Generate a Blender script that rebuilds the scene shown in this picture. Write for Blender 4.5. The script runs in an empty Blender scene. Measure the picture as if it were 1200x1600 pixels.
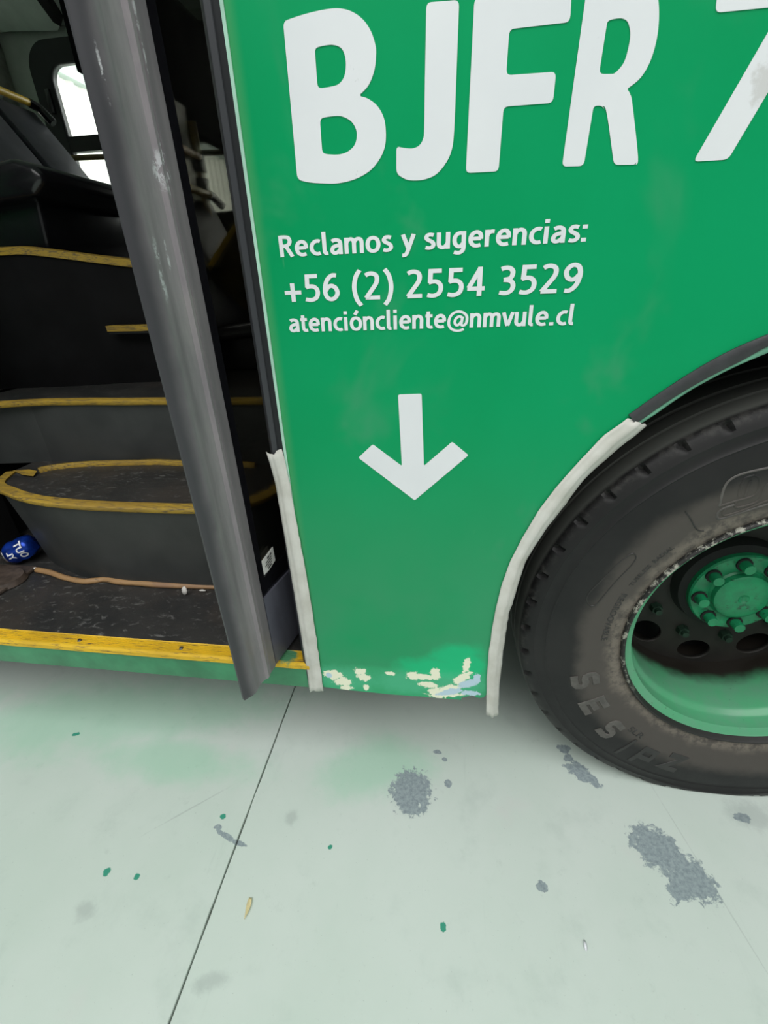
import bpy, bmesh, math, random
from mathutils import Vector, Matrix, noise
random.seed(7)
S = bpy.context.scene
COL = S.collection
# ------------------------------------------------------------------ camera
F_PX = 699.2
CP = Vector((.104, -.7194, 1.1627)); YAW, PITCH, ROLL = -.1476, -.4790, -.0359
fw = Vector((math.sin(YAW)*math.cos(PITCH), math.cos(YAW)*math.cos(PITCH), math.sin(PITCH)))
r0_ = Vector((math.cos(YAW), -math.sin(YAW), 0)); u0_ = r0_.cross(fw)
RX = r0_*math.cos(ROLL)+u0_*math.sin(ROLL); UX = -r0_*math.sin(ROLL)+u0_*math.cos(ROLL)
cam = bpy.data.objects.new('camera', bpy.data.cameras.new('camera')); COL.objects.link(cam)
M3 = Matrix((RX, UX, -fw)).transposed()
cam.matrix_world = Matrix.Translation(CP) @ M3.to_4x4()
cam.data.sensor_fit = 'VERTICAL'; cam.data.sensor_height = 36; cam.data.lens = 36*F_PX/1600
cam.data.clip_start = .02
S.camera = cam
# ------------------------------------------------------------------ light
W = bpy.data.worlds.new('world'); S.world = W; W.use_nodes = True
wn = W.node_tree.nodes; wl = W.node_tree.links
bg = wn['Background']; bg.inputs[1].default_value = .40
tc = wn.new('ShaderNodeTexCoord'); sx = wn.new('ShaderNodeSeparateXYZ'); rp = wn.new('ShaderNodeValToRGB')
wl.new(tc.outputs['Generated'], sx.inputs[0]); wl.new(sx.outputs[2], rp.inputs[0]); wl.new(rp.outputs[0], bg.inputs[0])
rp.color_ramp.elements[0].position = 0; rp.color_ramp.elements[0].color = (.62, .66, .64, 1)
rp.color_ramp.elements[1].position = .8; rp.color_ramp.elements[1].color = (1.0, 1.02, 1.0, 1)
def area(name, loc, target, size, sizey, power, col=(1, 1, 1)):
    l = bpy.data.lights.new(name, 'AREA'); l.shape = 'RECTANGLE'; l.size = size; l.size_y = sizey; l.energy = power; l.color = col
    o = bpy.data.objects.new(name, l); COL.objects.link(o); o.location = loc
    o.rotation_euler = (Vector(target)-Vector(loc)).to_track_quat('-Z', 'Y').to_euler(); return o
area('hall_skylight', (-.3, -3.0, 5.4), (-.2, -1.0, .3), 9, 4.5, 390, (1, 1, .99))
area('far_fill_light', (2.4, 8.2, 3.0), (-1.2, 2.4, 2.0), 5, 4, 750, (1, 1, .98))  # added fill lamp out of view, brightens the bus interior through the windows
area('bay_fill_light', (-1.8, 5.2, 5.8), (-1.8, 4.6, 0), 6, 4, 850, (1, 1, .99))  # unseen lamp added to lift the dim ceiling by bounce off the floor
area('wall_fill_light', (-1.0, 9.8, 6.5), (-5, 10.2, 2.4), 4, 6, 110, (1, .99, .95))  # added area lamp standing in for sunlight on the cladding
S.view_settings.view_transform = 'Standard'; S.view_settings.look = 'None'
S.view_settings.exposure = 0.0; S.view_settings.gamma = 1.0; S.view_settings.use_curve_mapping = False
S.cycles.max_bounces = 10; S.cycles.transparent_max_bounces = 12

def ray(x, y): return fw+RX*((x-600)/F_PX)-UX*((y-800)/F_PX)
def P(x, y, X=None, Y=None, Z=None):                    # where the sight line of a measured point meets a real plane
    d = ray(x, y)
    t = (X-CP.x)/d.x if X is not None else (Y-CP.y)/d.y if Y is not None else (Z-CP.z)/d.z
    return CP+d*t
WX, WZ, WY = .790, .49, .05                              # rear wheel centre and sidewall plane

ZL = .397; _a, _b = P(389, 1096, Z=ZL), P(470, 985, Z=ZL)              # leaf hangs just clear of the sill
DA = _a.xy; DD = (_b-_a).xy.normalized(); DN = Vector((DD.y, -DD.x))
def leafhit(x, y, t=0.):
    d = ray(x, y); o = Vector((DA.x, DA.y))+DN*t; k = (o-CP.xy).dot(DN)/d.xy.dot(DN); p = CP+d*k; return ((p.xy-Vector((DA.x, DA.y))).dot(DD), p.z)
K = leafhit(218, 0)[0]/2+leafhit(423, 950)[0]/2; KR = K/.118

# ------------------------------------------------------------------ object helpers
LOC = {}
def props(o, label=None, cat=None, group=None, kind=None):
    if label: o['label'] = label
    if cat: o['category'] = cat
    if group: o['group'] = group
    if kind: o['kind'] = kind
    return o
def link(o, parent):
    COL.objects.link(o)
    if parent is not None:
        o.parent = parent; o.matrix_parent_inverse = Matrix.Translation(-LOC[parent.name])
    LOC[o.name] = Vector((0, 0, 0)); return o
def empty(name, loc=(0, 0, 0), parent=None):
    o = bpy.data.objects.new(name, None); o.empty_display_size = .1
    link(o, parent); o.location = loc; LOC[o.name] = Vector(loc); return o
def mesh(name, vs, fs, mat, parent=None, smooth=False, autos=None, fix=True):
    me = bpy.data.meshes.new(name); me.from_pydata([tuple(v) for v in vs], [], fs)
    if fix:
        bm = bmesh.new(); bm.from_mesh(me); bmesh.ops.remove_doubles(bm, verts=bm.verts, dist=1e-6)
        bmesh.ops.recalc_face_normals(bm, faces=bm.faces); bm.to_mesh(me); bm.free()
    me.materials.append(mat)
    if smooth:
        for p in me.polygons: p.use_smooth = True
    if autos: me.set_sharp_from_angle(angle=math.radians(autos))
    return link(bpy.data.objects.new(name, me), parent)
def bm_obj(name, bm, mat, parent=None, smooth=False, autos=None):
    me = bpy.data.meshes.new(name); bmesh.ops.recalc_face_normals(bm, faces=bm.faces); bm.to_mesh(me); bm.free(); me.materials.append(mat)
    if smooth:
        for p in me.polygons: p.use_smooth = True
    if autos: me.set_sharp_from_angle(angle=math.radians(autos))
    return link(bpy.data.objects.new(name, me), parent)
def boxv(x0, x1, y0, y1, z0, z1):
    v = [(x, y, z) for x in (x0, x1) for y in (y0, y1) for z in (z0, z1)]
    return v, [(0, 1, 3, 2), (4, 6, 7, 5), (0, 4, 5, 1), (2, 3, 7, 6), (0, 2, 6, 4), (1, 5, 7, 3)]
def box(name, x0, x1, y0, y1, z0, z1, mat, parent=None, bev=0, seg=2):
    bm = bmesh.new(); v, f = boxv(x0, x1, y0, y1, z0, z1)
    vv = [bm.verts.new(a) for a in v]
    for q in f: bm.faces.new([vv[i] for i in q])
    if bev: bmesh.ops.bevel(bm, geom=bm.edges[:], offset=bev, segments=seg, affect='EDGES', profile=.5)
    return bm_obj(name, bm, mat, parent, bool(bev), 40 if bev else None)
def prism(name, pts, ext, mat, parent=None, smooth=False, autos=None):     # closed polygon of 3D points swept by ext
    n = len(pts); ext = Vector(ext)
    vs = [Vector(p) for p in pts]+[Vector(p)+ext for p in pts]
    fs = [tuple(range(n)), tuple(range(2*n-1, n-1, -1))]+[(i, (i+1) % n, n+(i+1) % n, n+i) for i in range(n)]
    return mesh(name, vs, fs, mat, parent, smooth, autos)
def sweep(name, path, sect, mat, parent=None, closed=True, smooth=True, up=Vector((0, 0, 1)), caps=True, autos=35):
    # sect: 2D points (side, up) carried along path
    path = [Vector(p) for p in path]; vs = []; fs = []; n = len(sect)
    for i, p in enumerate(path):
        t = (path[min(i+1, len(path)-1)]-path[max(i-1, 0)]).normalized()
        s = t.cross(up).normalized(); w = s.cross(t).normalized()
        for a, b in sect: vs.append(p+s*a+w*b)
    for i in range(len(path)-1):
        for j in range(n if closed else n-1):
            k = (j+1) % n; fs.append((i*n+j, i*n+k, (i+1)*n+k, (i+1)*n+j))
    if closed and caps: fs += [tuple(range(n)), tuple(range((len(path)-1)*n, len(path)*n))]
    return mesh(name, vs, fs, mat, parent, smooth, autos)
def circ(r, n=12): return [(r*math.cos(2*math.pi*i/n), r*math.sin(2*math.pi*i/n)) for i in range(n)]
def tube(name, path, r, mat, parent=None, n=12, up=Vector((0, 0, 1))): return sweep(name, path, circ(r, n), mat, parent, True, True, up)
def strip(name, rows, mat, parent=None, smooth=True, thick=0, autos=None):
    n = len(rows[0]); vs = [v for r in rows for v in r]; fs = []
    for i in range(len(rows)-1):
        for j in range(n-1): fs.append((i*n+j, i*n+j+1, (i+1)*n+j+1, (i+1)*n+j))
    o = mesh(name, vs, fs, mat, parent, smooth, autos)
    if thick:
        m = o.modifiers.new('thick', 'SOLIDIFY'); m.thickness = thick; m.offset = 0
    return o
def resample(pts, n):
    pts = [Vector(p) for p in pts]; L = [0]
    for a, b in zip(pts, pts[1:]): L.append(L[-1]+(b-a).length)
    out = []
    for k in range(n):
        s = L[-1]*k/(n-1); i = 0
        while i < len(pts)-2 and L[i+1] < s: i += 1
        out.append(pts[i].lerp(pts[i+1], (s-L[i])/max(L[i+1]-L[i], 1e-9)))
    return out
def catmull(pts, sub=6):                                                    # open smooth curve
    pts = [Vector(p) for p in pts]; out = []
    for i in range(len(pts)-1):
        p0, p1, p2, p3 = pts[max(i-1, 0)], pts[i], pts[i+1], pts[min(i+2, len(pts)-1)]
        for k in range(sub):
            t = k/sub
            out.append(.5*((2*p1)+(p2-p0)*t+(2*p0-5*p1+4*p2-p3)*t*t+(3*p1-p0-3*p2+p3)*t**3))
    return out+[pts[-1]]
def outline(pts, rad=.0):                                                   # closed: (x,y) smooth, (x,y,1) corner (rounded by rad)
    n = len(pts); out = []
    C = [len(p) > 2 for p in pts]; V = [Vector(p[:2]) for p in pts]
    for i in range(n):
        p1, p2 = V[i], V[(i+1) % n]
        if C[i] and rad:
            a, b = V[i-1]-p1, p2-p1; ra = min(rad, a.length*.4, b.length*.4)
            A, B = p1+a.normalized()*ra, p1+b.normalized()*ra
            for k in range(5):
                t = k/4; out.append(A*(1-t)**2+p1*2*t*(1-t)+B*t*t)
            start = B
        else: start = p1; out.append(p1)
        if C[i] and C[(i+1) % n]: continue
        p0 = V[i-1] if not C[i] else p1; p3 = V[(i+2) % n] if not C[(i+1) % n] else p2
        for k in range(1, 6):
            t = k/6
            q = .5*((2*p1)+(p2-p0)*t+(2*p0-5*p1+4*p2-p3)*t*t+(3*p1-p0-3*p2+p3)*t**3)
            if (q-start).length > 1e-5: out.append(q)
    return out
def flat(name, loops, y_front, thick, mat, parent=None):                    # 2D loops (x,z), holes allowed -> plate facing -Y
    cu = bpy.data.curves.new(name, 'CURVE'); cu.dimensions = '2D'; cu.fill_mode = 'BOTH'; cu.extrude = thick/2
    for lp in loops:
        sp = cu.splines.new('POLY'); sp.points.add(len(lp)-1); sp.use_cyclic_u = True
        for p, q in zip(sp.points, lp): p.co = (q[0], q[1], 0, 1)
    return curve_mesh(name, cu, lambda v: Vector((v.x, y_front+thick/2-v.z, v.y)), mat, parent)
def curve_mesh(name, cu, fn, mat, parent):
    t = bpy.data.objects.new('tmp', cu); COL.objects.link(t); bpy.context.view_layer.update()
    me = bpy.data.meshes.new_from_object(t.evaluated_get(bpy.context.evaluated_depsgraph_get()))
    bpy.data.objects.remove(t)
    for v in me.vertices: v.co = fn(v.co)
    bm = bmesh.new(); bm.from_mesh(me); bmesh.ops.remove_doubles(bm, verts=bm.verts, dist=1e-6); bmesh.ops.recalc_face_normals(bm, faces=bm.faces); bm.to_mesh(me); bm.free()
    me.name = name; me.materials.clear(); me.materials.append(mat)
    return link(bpy.data.objects.new(name, me), parent)
def text_curve(s, bold=0, extrude=0, res=6):
    cu = bpy.data.curves.new('tx', 'FONT'); cu.body = s; cu.offset = bold; cu.extrude = extrude; cu.resolution_u = res; return cu
def text_bounds(cu):
    t = bpy.data.objects.new('tmp', cu); COL.objects.link(t); bpy.context.view_layer.update()
    me = bpy.data.meshes.new_from_object(t.evaluated_get(bpy.context.evaluated_depsgraph_get())); bpy.data.objects.remove(t)
    xs = [v.co.x for v in me.vertices]; ys = [v.co.y for v in me.vertices]; bpy.data.meshes.remove(me)
    return min(xs), max(xs), min(ys), max(ys)
def lathe(name, prof, mat, parent=None, segs=96, autos=30, mod=None, a0=0, a1=2*math.pi, cx=WX, cz=WZ):
    n = len(prof); full = abs(a1-a0-2*math.pi) < 1e-6; m = segs if full else segs+1; vs = []; fs = []
    for i in range(m):
        a = a0+(a1-a0)*i/segs
        for j, (r, y) in enumerate(prof):
            v = Vector((cx+r*math.cos(a), y, cz+r*math.sin(a)))
            if mod: v = mod(v, a, r, y, i, j)
            vs.append(v)
    for i in range(segs):
        k = (i+1) % m
        for j in range(n-1): fs.append((i*n+j, i*n+j+1, k*n+j+1, k*n+j))
    return mesh(name, vs, fs, mat, parent, True, autos)

# ------------------------------------------------------------------ materials
class NT:
    def __init__(s, name):
        s.m = bpy.data.materials.new(name); s.m.use_nodes = True; s.n = s.m.node_tree.nodes; s.l = s.m.node_tree.links
        s.b = s.n['Principled BSDF']; s.out = s.n['Material Output']; s.tc = s.n.new('ShaderNodeTexCoord'); s.co = s.tc.outputs['Object']
    def new(s, t, **k):
        q = s.n.new('ShaderNode'+t)
        for a, b in k.items(): setattr(q, a, b)
        return q
    def put(s, sock, v):
        if isinstance(v, bpy.types.NodeSocket): s.l.new(v, sock)
        elif v is not None:
            if sock.type == 'RGBA' and len(v) == 3: v = (*v, 1)
            sock.default_value = v
    def noise(s, scale, detail=4, rough=.55, stretch=None, dist=0):
        q = s.new('TexNoise'); q.inputs['Scale'].default_value = scale; q.inputs['Detail'].default_value = detail; q.inputs['Roughness'].default_value = rough; q.inputs['Distortion'].default_value = dist
        c = s.co
        if stretch:
            mp = s.new('Mapping'); mp.inputs['Scale'].default_value = stretch; s.l.new(c, mp.inputs[0]); c = mp.outputs[0]
        s.l.new(c, q.inputs['Vector']); return q.outputs['Fac']
    def ramp(s, v, a, b):
        q = s.new('MapRange', interpolation_type='SMOOTHSTEP'); s.put(q.inputs[0], v); q.inputs[1].default_value = a; q.inputs[2].default_value = b; return q.outputs[0]
    def math(s, op, a, b=None, clamp=False):
        q = s.new('Math', operation=op, use_clamp=clamp); s.put(q.inputs[0], a)
        if b is not None: s.put(q.inputs[1], b)
        return q.outputs[0]
    def mix(s, f, a, b):
        q = s.new('Mix', data_type='RGBA'); s.put(q.inputs[0], f); s.put(q.inputs[6], a); s.put(q.inputs[7], b); return q.outputs[2]
    def bump(s, h, strength=.2, dist=.002):
        q = s.new('Bump'); q.inputs['Strength'].default_value = strength; q.inputs['Distance'].default_value = dist; s.l.new(h, q.inputs['Height']); s.l.new(q.outputs[0], s.b.inputs['Normal'])
    def sep(s):
        q = s.new('SeparateXYZ'); s.l.new(s.co, q.inputs[0]); return q.outputs
    def blobs(s, L, amp, scale, soft=.12, plane='XZ', detail=5):           # soft union of wobbly ellipses (cx,cy,rx,ry,rot)
        d = None
        for cx, cy, rx, ry, rot in L:
            mp = s.new('Mapping', vector_type='TEXTURE'); s.l.new(s.co, mp.inputs[0])
            if plane == 'XZ': mp.inputs[1].default_value = (cx, 0, cy); mp.inputs[2].default_value = (0, -rot, 0); mp.inputs[3].default_value = (rx, 1e3, ry)
            else: mp.inputs[1].default_value = (cx, cy, 0); mp.inputs[2].default_value = (0, 0, rot); mp.inputs[3].default_value = (rx, ry, 1e3)
            v = s.new('VectorMath', operation='LENGTH'); s.l.new(mp.outputs[0], v.inputs[0]); e = v.outputs['Value']
            d = e if d is None else s.math('MINIMUM', d, e)
        nz = s.math('MULTIPLY', s.math('SUBTRACT', s.noise(scale, detail, .7), .5), amp*4.5)
        return s.ramp(s.math('ADD', d, nz), 1+soft, 1-soft)
    def fin(s, col=None, rough=.5, metal=0, spec=None, coat=None):
        s.put(s.b.inputs['Base Color'], col); s.put(s.b.inputs['Roughness'], rough); s.b.inputs['Metallic'].default_value = metal
        if spec is not None: s.b.inputs['Specular IOR Level'].default_value = spec
        if coat: s.b.inputs['Coat Weight'].default_value = coat; s.b.inputs['Coat Roughness'].default_value = .08
        return s.m
def srgb(r, g, b):
    f = lambda c: (c/12.92 if c <= .04045 else ((c+.055)/1.055)**2.4)
    return (f(r/255), f(g/255), f(b/255))
def simple(name, col, rough=.5, metal=0, var=.12, scale=20, bump=0, spec=None, stretch=None):
    t = NT(name); n = t.noise(scale, 5, .6, stretch); d = tuple(max(0, c*(1-var*2)) for c in col); e = tuple(min(1, c*(1+var)) for c in col)
    c = t.mix(t.ramp(n, .3, .7), d, e)
    if bump: t.bump(n, bump, .001)
    return t.fin(c, rough, metal, spec)

def mat_panel():
    t = NT('panel_green_paint'); x, y, z = t.sep()
    g = t.mix(t.ramp(t.noise(2.2, 3), .35, .7), (.0, .305, .102), (.002, .33, .12))
    dusty = (.062, .305, .155)
    low = t.math('MULTIPLY', t.ramp(z, 1.0, .45), t.ramp(t.noise(3.0, 4), .15, .6))
    cl = t.math('MULTIPLY', t.ramp(t.noise(3.6, 4, .6, None, .4), .52, .74), .75)
    c = t.mix(t.math('MAXIMUM', t.math('MULTIPLY', low, .72), cl), g, dusty)
    edge = t.ramp(x, -.155, -.173); c = t.mix(t.math('MULTIPLY', edge, .45), c, (.10, .33, .13))
    sand = t.blobs([(-.02, .335, .15, .04, 0), (.11, .36, .11, .055, .5), (.02, .375, .12, .02, 0)], .35, 9, .45)
    c = t.mix(t.math('MULTIPLY', sand, .5), c, (.05, .44, .20))
    def pb(L): return [(lambda w: (w.x, w.z, e[2]/655, e[3]/655, e[4] if len(e) > 4 else 0))(P(e[0], e[1], Y=0)) for e in L]
    bright = t.blobs(pb([(712, 1024, 36, 20, .3), (736, 1040, 22, 24), (690, 1045, 60, 20)]), .3, 14, .4)
    c = t.mix(t.math('MULTIPLY', bright, .8), c, (.012, .52, .22))
    halo = t.blobs(pb([(540, 1060, 42, 24), (650, 1068, 70, 20), (710, 1070, 45, 24)]), .4, 16, .5); c = t.mix(t.math('MULTIPLY', halo, .5), c, (.10, .52, .30))
    fill = t.blobs(pb([(521, 1054.5, 15, 10), (535, 1065, 14, 9), (541, 1074, 10, 5), (563, 1049, 9, 7), (568, 1058, 10, 7), (572, 1074, 5, 6), (610, 1052, 7, 4), (647, 1056, 12, 8), (661, 1058, 15, 6), (680, 1053, 7, 13), (669, 1070, 14, 6), (684, 1083, 14, 11), (702, 1076, 20, 7, .35), (722, 1060, 17, 7, .8), (729, 1040, 5, 15, -.1), (696, 1085, 26, 5, .1)]), .55, 95, .12)
    c = t.mix(fill, c, (.86, .87, .68))
    blue = t.blobs(pb([(704, 1081, 19, 6, .35), (732, 1068, 15, 7, .5), (745, 1061, 5, 11), (514, 1055, 4, 6), (735, 1083, 13, 5)]), .5, 95, .12)
    c = t.mix(blue, c, (.50, .66, .76))
    sc = t.math('MULTIPLY', t.ramp(t.noise(60, 3, .6, (1, 1, .12)), .70, .8), .10); c = t.mix(sc, c, (.35, .55, .42))
    rough = t.math('ADD', .30, t.math('MULTIPLY', t.math('MAXIMUM', fill, low), .25))
    return t.fin(c, rough, 0, .15)
def mat_floor():
    t = NT('painted_concrete')
    base = t.mix(t.ramp(t.noise(1.6, 5, .6), .3, .7), srgb(194, 209, 199), srgb(205, 216, 209))
    base = t.mix(t.math('MULTIPLY', t.ramp(t.noise(7, 6, .65), .52, .75), .30), base, srgb(168, 184, 176))
    base = t.mix(t.math('MULTIPLY', t.ramp(t.noise(22, 5, .7), .60, .78), .25), base, srgb(150, 165, 158))
    base = t.mix(t.math('MULTIPLY', t.ramp(t.noise(5, 4, .6), .60, .8), .35), base, srgb(206, 204, 202))
    scr = t.math('MULTIPLY', t.ramp(t.noise(30, 4, .6, (1, .08, 1), .5), .66, .8), .25); base = t.mix(scr, base, srgb(165, 180, 172))
    over = t.blobs([(-.06, .02, .13, .08, .2), (-.9, .1, .5, .12, .2), (-.62, -.02, .2, .06, 0)], .5, 5, .6, 'XY'); base = t.mix(t.math('MULTIPLY', over, .35), base, srgb(120, 205, 160))
    st = t.blobs([(.048, -.036, .050, .055, 0), (.045, -.018, .045, .035, 0), (.610, -.100, .055, .045, -.6), (.655, -.145, .055, .040, -.8), (.635, -.165, .02, .045, -.9), (.481, .066, .035, .022, -.6), (.462, .10, .012, .012, 0), (.505, .05, .03, .014, -.9),
                  (.833, -.009, .016, .012, 0), (-.385, -.188, .030, .006, -.35), (-.345, -.200, .022, .005, -.2), (-.41, -.172, .010, .006, 0), (.341, -.204, .012, .010, 0), (.14, -.004, .010, .010, 0), (.11, .08, .012, .006, 0), (.13, .06, .006, .006, 0), (.455, .128, .018, .012, 0)], .55, 55, .09, 'XY', 7)
    sc = t.mix(t.ramp(t.noise(120, 4, .7), .35, .7), srgb(150, 164, 167), srgb(120, 134, 140))
    base = t.mix(t.math('MULTIPLY', st, .95), base, sc)
    faint = t.blobs([(-.241, -.131, .014, .014, 0), (-.62, -.36, .02, .015, 0), (-.30, -.43, .03, .012, .3), (.86, .0, .05, .03, 0), (-.50, -.14, .08, .002, .7)], .5, 40, .6, 'XY'); base = t.mix(t.math('MULTIPLY', faint, .28), base, srgb(120, 130, 130))
    gs = t.blobs([(-.41, -.148, .007, .006, 0), (.132, -.297, .006, .008, 0), (-.62, -.29, .008, .008, 0), (-.13, -.183, .005, .005, 0), (-.545, -.29, .006, .006, 0), (-.95, .02, .01, .006, .3)], .4, 90, .15, 'XY'); base = t.mix(gs, base, srgb(60, 150, 125))
    crack = t.blobs([(.70, -.17, .0012, .26, .22)], .9, 12, .4, 'XY'); base = t.mix(t.math('MULTIPLY', crack, .28), base, srgb(150, 160, 156))
    sp = t.ramp(t.noise(240, 2, .5), .70, .76); base = t.mix(t.math('MULTIPLY', sp, .3), base, srgb(120, 135, 130))
    t.bump(t.noise(60, 6, .6), .12, .001)
    return t.fin(base, t.math('ADD', .42, t.math('MULTIPLY', t.noise(9), .2)), 0, .35)
def mat_yellow(name, a=(.62, .40, .02), wear=.5, over=None, stretch=(1, 8, 8)):
    t = NT(name); n = t.noise(26, 6, .7, stretch); c = t.mix(t.ramp(n, wear-.06, wear+.14), a, (.10, .075, .04))
    c = t.mix(t.math('MULTIPLY', t.ramp(t.noise(6, 4), .45, .7), .5), c, (a[0]*.55, a[1]*.52, a[2]*.9))
    if over: c = t.mix(t.blobs(over, .4, 30, .2, 'XY'), c, (.08, .27, .13))
    t.bump(n, .25, .001); return t.fin(c, .55)
def mat_rubber():
    t = NT('worn_grey_rubber')
    dt = t.new('VectorMath', operation='DOT_PRODUCT'); t.l.new(t.tc.outputs['Object'], dt.inputs[0]); dt.inputs[1].default_value = (DD.x, DD.y, 0)
    sv = t.math('SUBTRACT', dt.outputs['Value'], DA.dot(DD)); z = t.sep()[2]
    cb = t.new('CombineXYZ'); t.l.new(sv, cb.inputs[0]); t.l.new(z, cb.inputs[2]); t.co = cb.outputs[0]      # leaf coordinates: along the leaf, up
    n = t.noise(9, 5, .65, (5, 1, .5)); g = t.mix(t.ramp(n, .3, .72), (.215, .188, .208), (.31, .272, .292))
    g = t.mix(t.math('MULTIPLY', t.ramp(t.noise(14, 5, .7, (1.5, 1, .8)), .5, .75), .5), g, (.33, .30, .30))
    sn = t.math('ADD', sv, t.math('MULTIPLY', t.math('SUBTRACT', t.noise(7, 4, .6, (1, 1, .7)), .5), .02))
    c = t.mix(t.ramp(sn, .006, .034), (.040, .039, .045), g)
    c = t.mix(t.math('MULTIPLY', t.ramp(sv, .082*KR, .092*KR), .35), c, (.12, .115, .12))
    nz = t.noise(120, 5, .7, (1, 1, .5))
    def at(px, rs, rz): h = leafhit(*px); return (h[0], h[1], rs, rz, 0)
    wear = t.math('MULTIPLY', t.blobs([at((253, 262), .006, .030), (at((246, 268), .006, .022)), at((250, 425), .004, .03), at((262, 395), .0015, .02), at((163, 118), .0015, .02), at((207, 15), .002, .02), at((222, 85), .001, .015)], .7, 40, .4), t.ramp(nz, .47, .54))
    c = t.mix(t.math('MULTIPLY', wear, .85), c, (.58, .57, .60))
    t.bump(t.noise(90, 4), .08, .0006); return t.fin(c, t.math('ADD', .30, t.math('MULTIPLY', n, .2)), 0, .5)
def mat_tyre():
    t = NT('tyre_rubber'); x, y, z = t.sep()
    mp = t.new('Mapping'); mp.inputs[1].default_value = (-WX, 0, -WZ); t.l.new(t.co, mp.inputs[0])
    cmb = t.new('VectorMath', operation='MULTIPLY'); t.l.new(mp.outputs[0], cmb.inputs[0]); cmb.inputs[1].default_value = (1, 0, 1)
    ln = t.new('VectorMath', operation='LENGTH'); t.l.new(cmb.outputs[0], ln.inputs[0]); r = ln.outputs['Value']
    n = t.noise(6, 5, .6); n2 = t.noise(40, 5, .7)
    c = t.mix(t.ramp(n, .3, .7), (.010, .010, .0105), (.017, .0165, .0165))
    rr = t.math('ADD', r, t.math('MULTIPLY', t.math('SUBTRACT', n, .5), .10))
    dust = t.ramp(rr, .415, .375); c = t.mix(t.math('MULTIPLY', dust, .85), c, (.080, .070, .062))
    c = t.mix(t.math('MULTIPLY', t.math('MULTIPLY', t.ramp(rr, .345, .315), t.ramp(n2, .35, .6)), .7), c, (.22, .19, .155))
    tread = t.ramp(y, .062, .072); c = t.mix(t.math('MULTIPLY', tread, .85), c, (.13, .135, .122))
    sh = t.math('MULTIPLY', t.math('MULTIPLY', t.ramp(r, .490, .505), t.math('SUBTRACT', 1, tread)), t.ramp(n2, .45, .66)); c = t.mix(t.math('MULTIPLY', sh, .3), c, (.12, .115, .105))
    t.bump(n2, .1, .001); return t.fin(c, t.math('ADD', .42, t.math('MULTIPLY', n2, .2)), 0, .32)
def mat_rim():
    t = NT('green_rim_paint'); x, y, z = t.sep(); n = t.noise(14, 5, .65)
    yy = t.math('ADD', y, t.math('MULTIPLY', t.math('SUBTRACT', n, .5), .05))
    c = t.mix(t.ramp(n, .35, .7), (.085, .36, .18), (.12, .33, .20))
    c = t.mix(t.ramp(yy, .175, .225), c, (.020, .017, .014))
    c = t.mix(t.math('MULTIPLY', t.ramp(t.noise(90, 4, .7), .66, .72), .7), c, (.03, .03, .025))
    return t.fin(c, .28, 0, .5)
def mat_flange():
    t = NT('worn_rim_edge'); n = t.noise(70, 6, .75); c = t.mix(t.math('MULTIPLY', t.ramp(n, .5, .6), t.ramp(t.math('SUBTRACT', t.sep()[2], t.math('MULTIPLY', t.sep()[0], .6)), -.05, .12)), (.014, .014, .013), (.38, .38, .32)); t.bump(n, .4, .002); return t.fin(c, .6)
def mat_hub():
    t = NT('green_hub_paint'); n = t.noise(34, 6, .7); c = t.mix(t.ramp(n, .30, .66), (.008, .27, .105), (.014, .19, .082)); c = t.mix(t.math('MULTIPLY', t.ramp(t.noise(60, 5, .7), .56, .68), .8), c, (.015, .045, .026)); t.bump(n, .25, .002); return t.fin(c, .4)
def mat_step():
    t = NT('dark_step_covering'); n = t.noise(42, 7, .75, (.7, 1.2, 1), .6); c = t.mix(t.ramp(t.noise(8, 5), .3, .7), (.020, .021, .021), (.034, .033, .031))
    c = t.mix(t.math('MULTIPLY', t.ramp(n, .54, .68), .5), c, (.22, .22, .21)); c = t.mix(t.math('MULTIPLY', t.ramp(t.noise(5, 4), .45, .7), .35), c, (.075, .058, .045))
    t.bump(n, .3, .002); return t.fin(c, .45)
def mat_riser():
    t = NT('dark_grey_riser'); c = t.mix(t.ramp(t.noise(5, 5, .6), .3, .72), (.026, .029, .029), (.045, .048, .047)); c = t.mix(t.math('MULTIPLY', t.ramp(t.noise(60, 4, .7), .70, .76), .3), c, (.18, .18, .17)); return t.fin(c, .5)
def mat_tape():
    t = NT('masking_tape_paper'); n = t.noise(120, 3, .6); c = t.mix(t.ramp(t.noise(20, 5), .3, .7), (.54, .535, .48), (.66, .655, .61)); c = t.mix(t.math('MULTIPLY', t.ramp(t.noise(9, 4), .55, .75), .35), c, (.50, .54, .50)); t.bump(n, .35, .0008); return t.fin(c, .7)
def mat_glass(name, tint, gloss=.03, refl=.9):
    t = NT(name); n = t.n; tr = t.new('BsdfTransparent'); tr.inputs[0].default_value = (*tint, 1); gl = t.new('BsdfGlossy'); gl.inputs['Roughness'].default_value = gloss
    fr = t.new('Fresnel'); fr.inputs[0].default_value = 1.45; mx = t.new('MixShader'); t.l.new(t.math('MULTIPLY', fr.outputs[0], refl), mx.inputs[0]); t.l.new(tr.outputs[0], mx.inputs[1]); t.l.new(gl.outputs[0], mx.inputs[2])
    df = t.new('BsdfDiffuse'); df.inputs[0].default_value = (.35, .34, .30, 1); m2 = t.new('MixShader'); t.l.new(t.math('MULTIPLY', t.ramp(t.noise(30, 5, .7, (1, 1, .25)), .55, .85), .04), m2.inputs[0]); t.l.new(mx.outputs[0], m2.inputs[1]); t.l.new(df.outputs[0], m2.inputs[2])
    t.l.new(m2.outputs[0], t.out.inputs[0]); return t.m
M_PANEL, M_FLOOR, M_RUB, M_TYRE, M_RIM, M_FLANGE, M_HUB = mat_panel(), mat_floor(), mat_rubber(), mat_tyre(), mat_rim(), mat_flange(), mat_hub()
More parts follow.
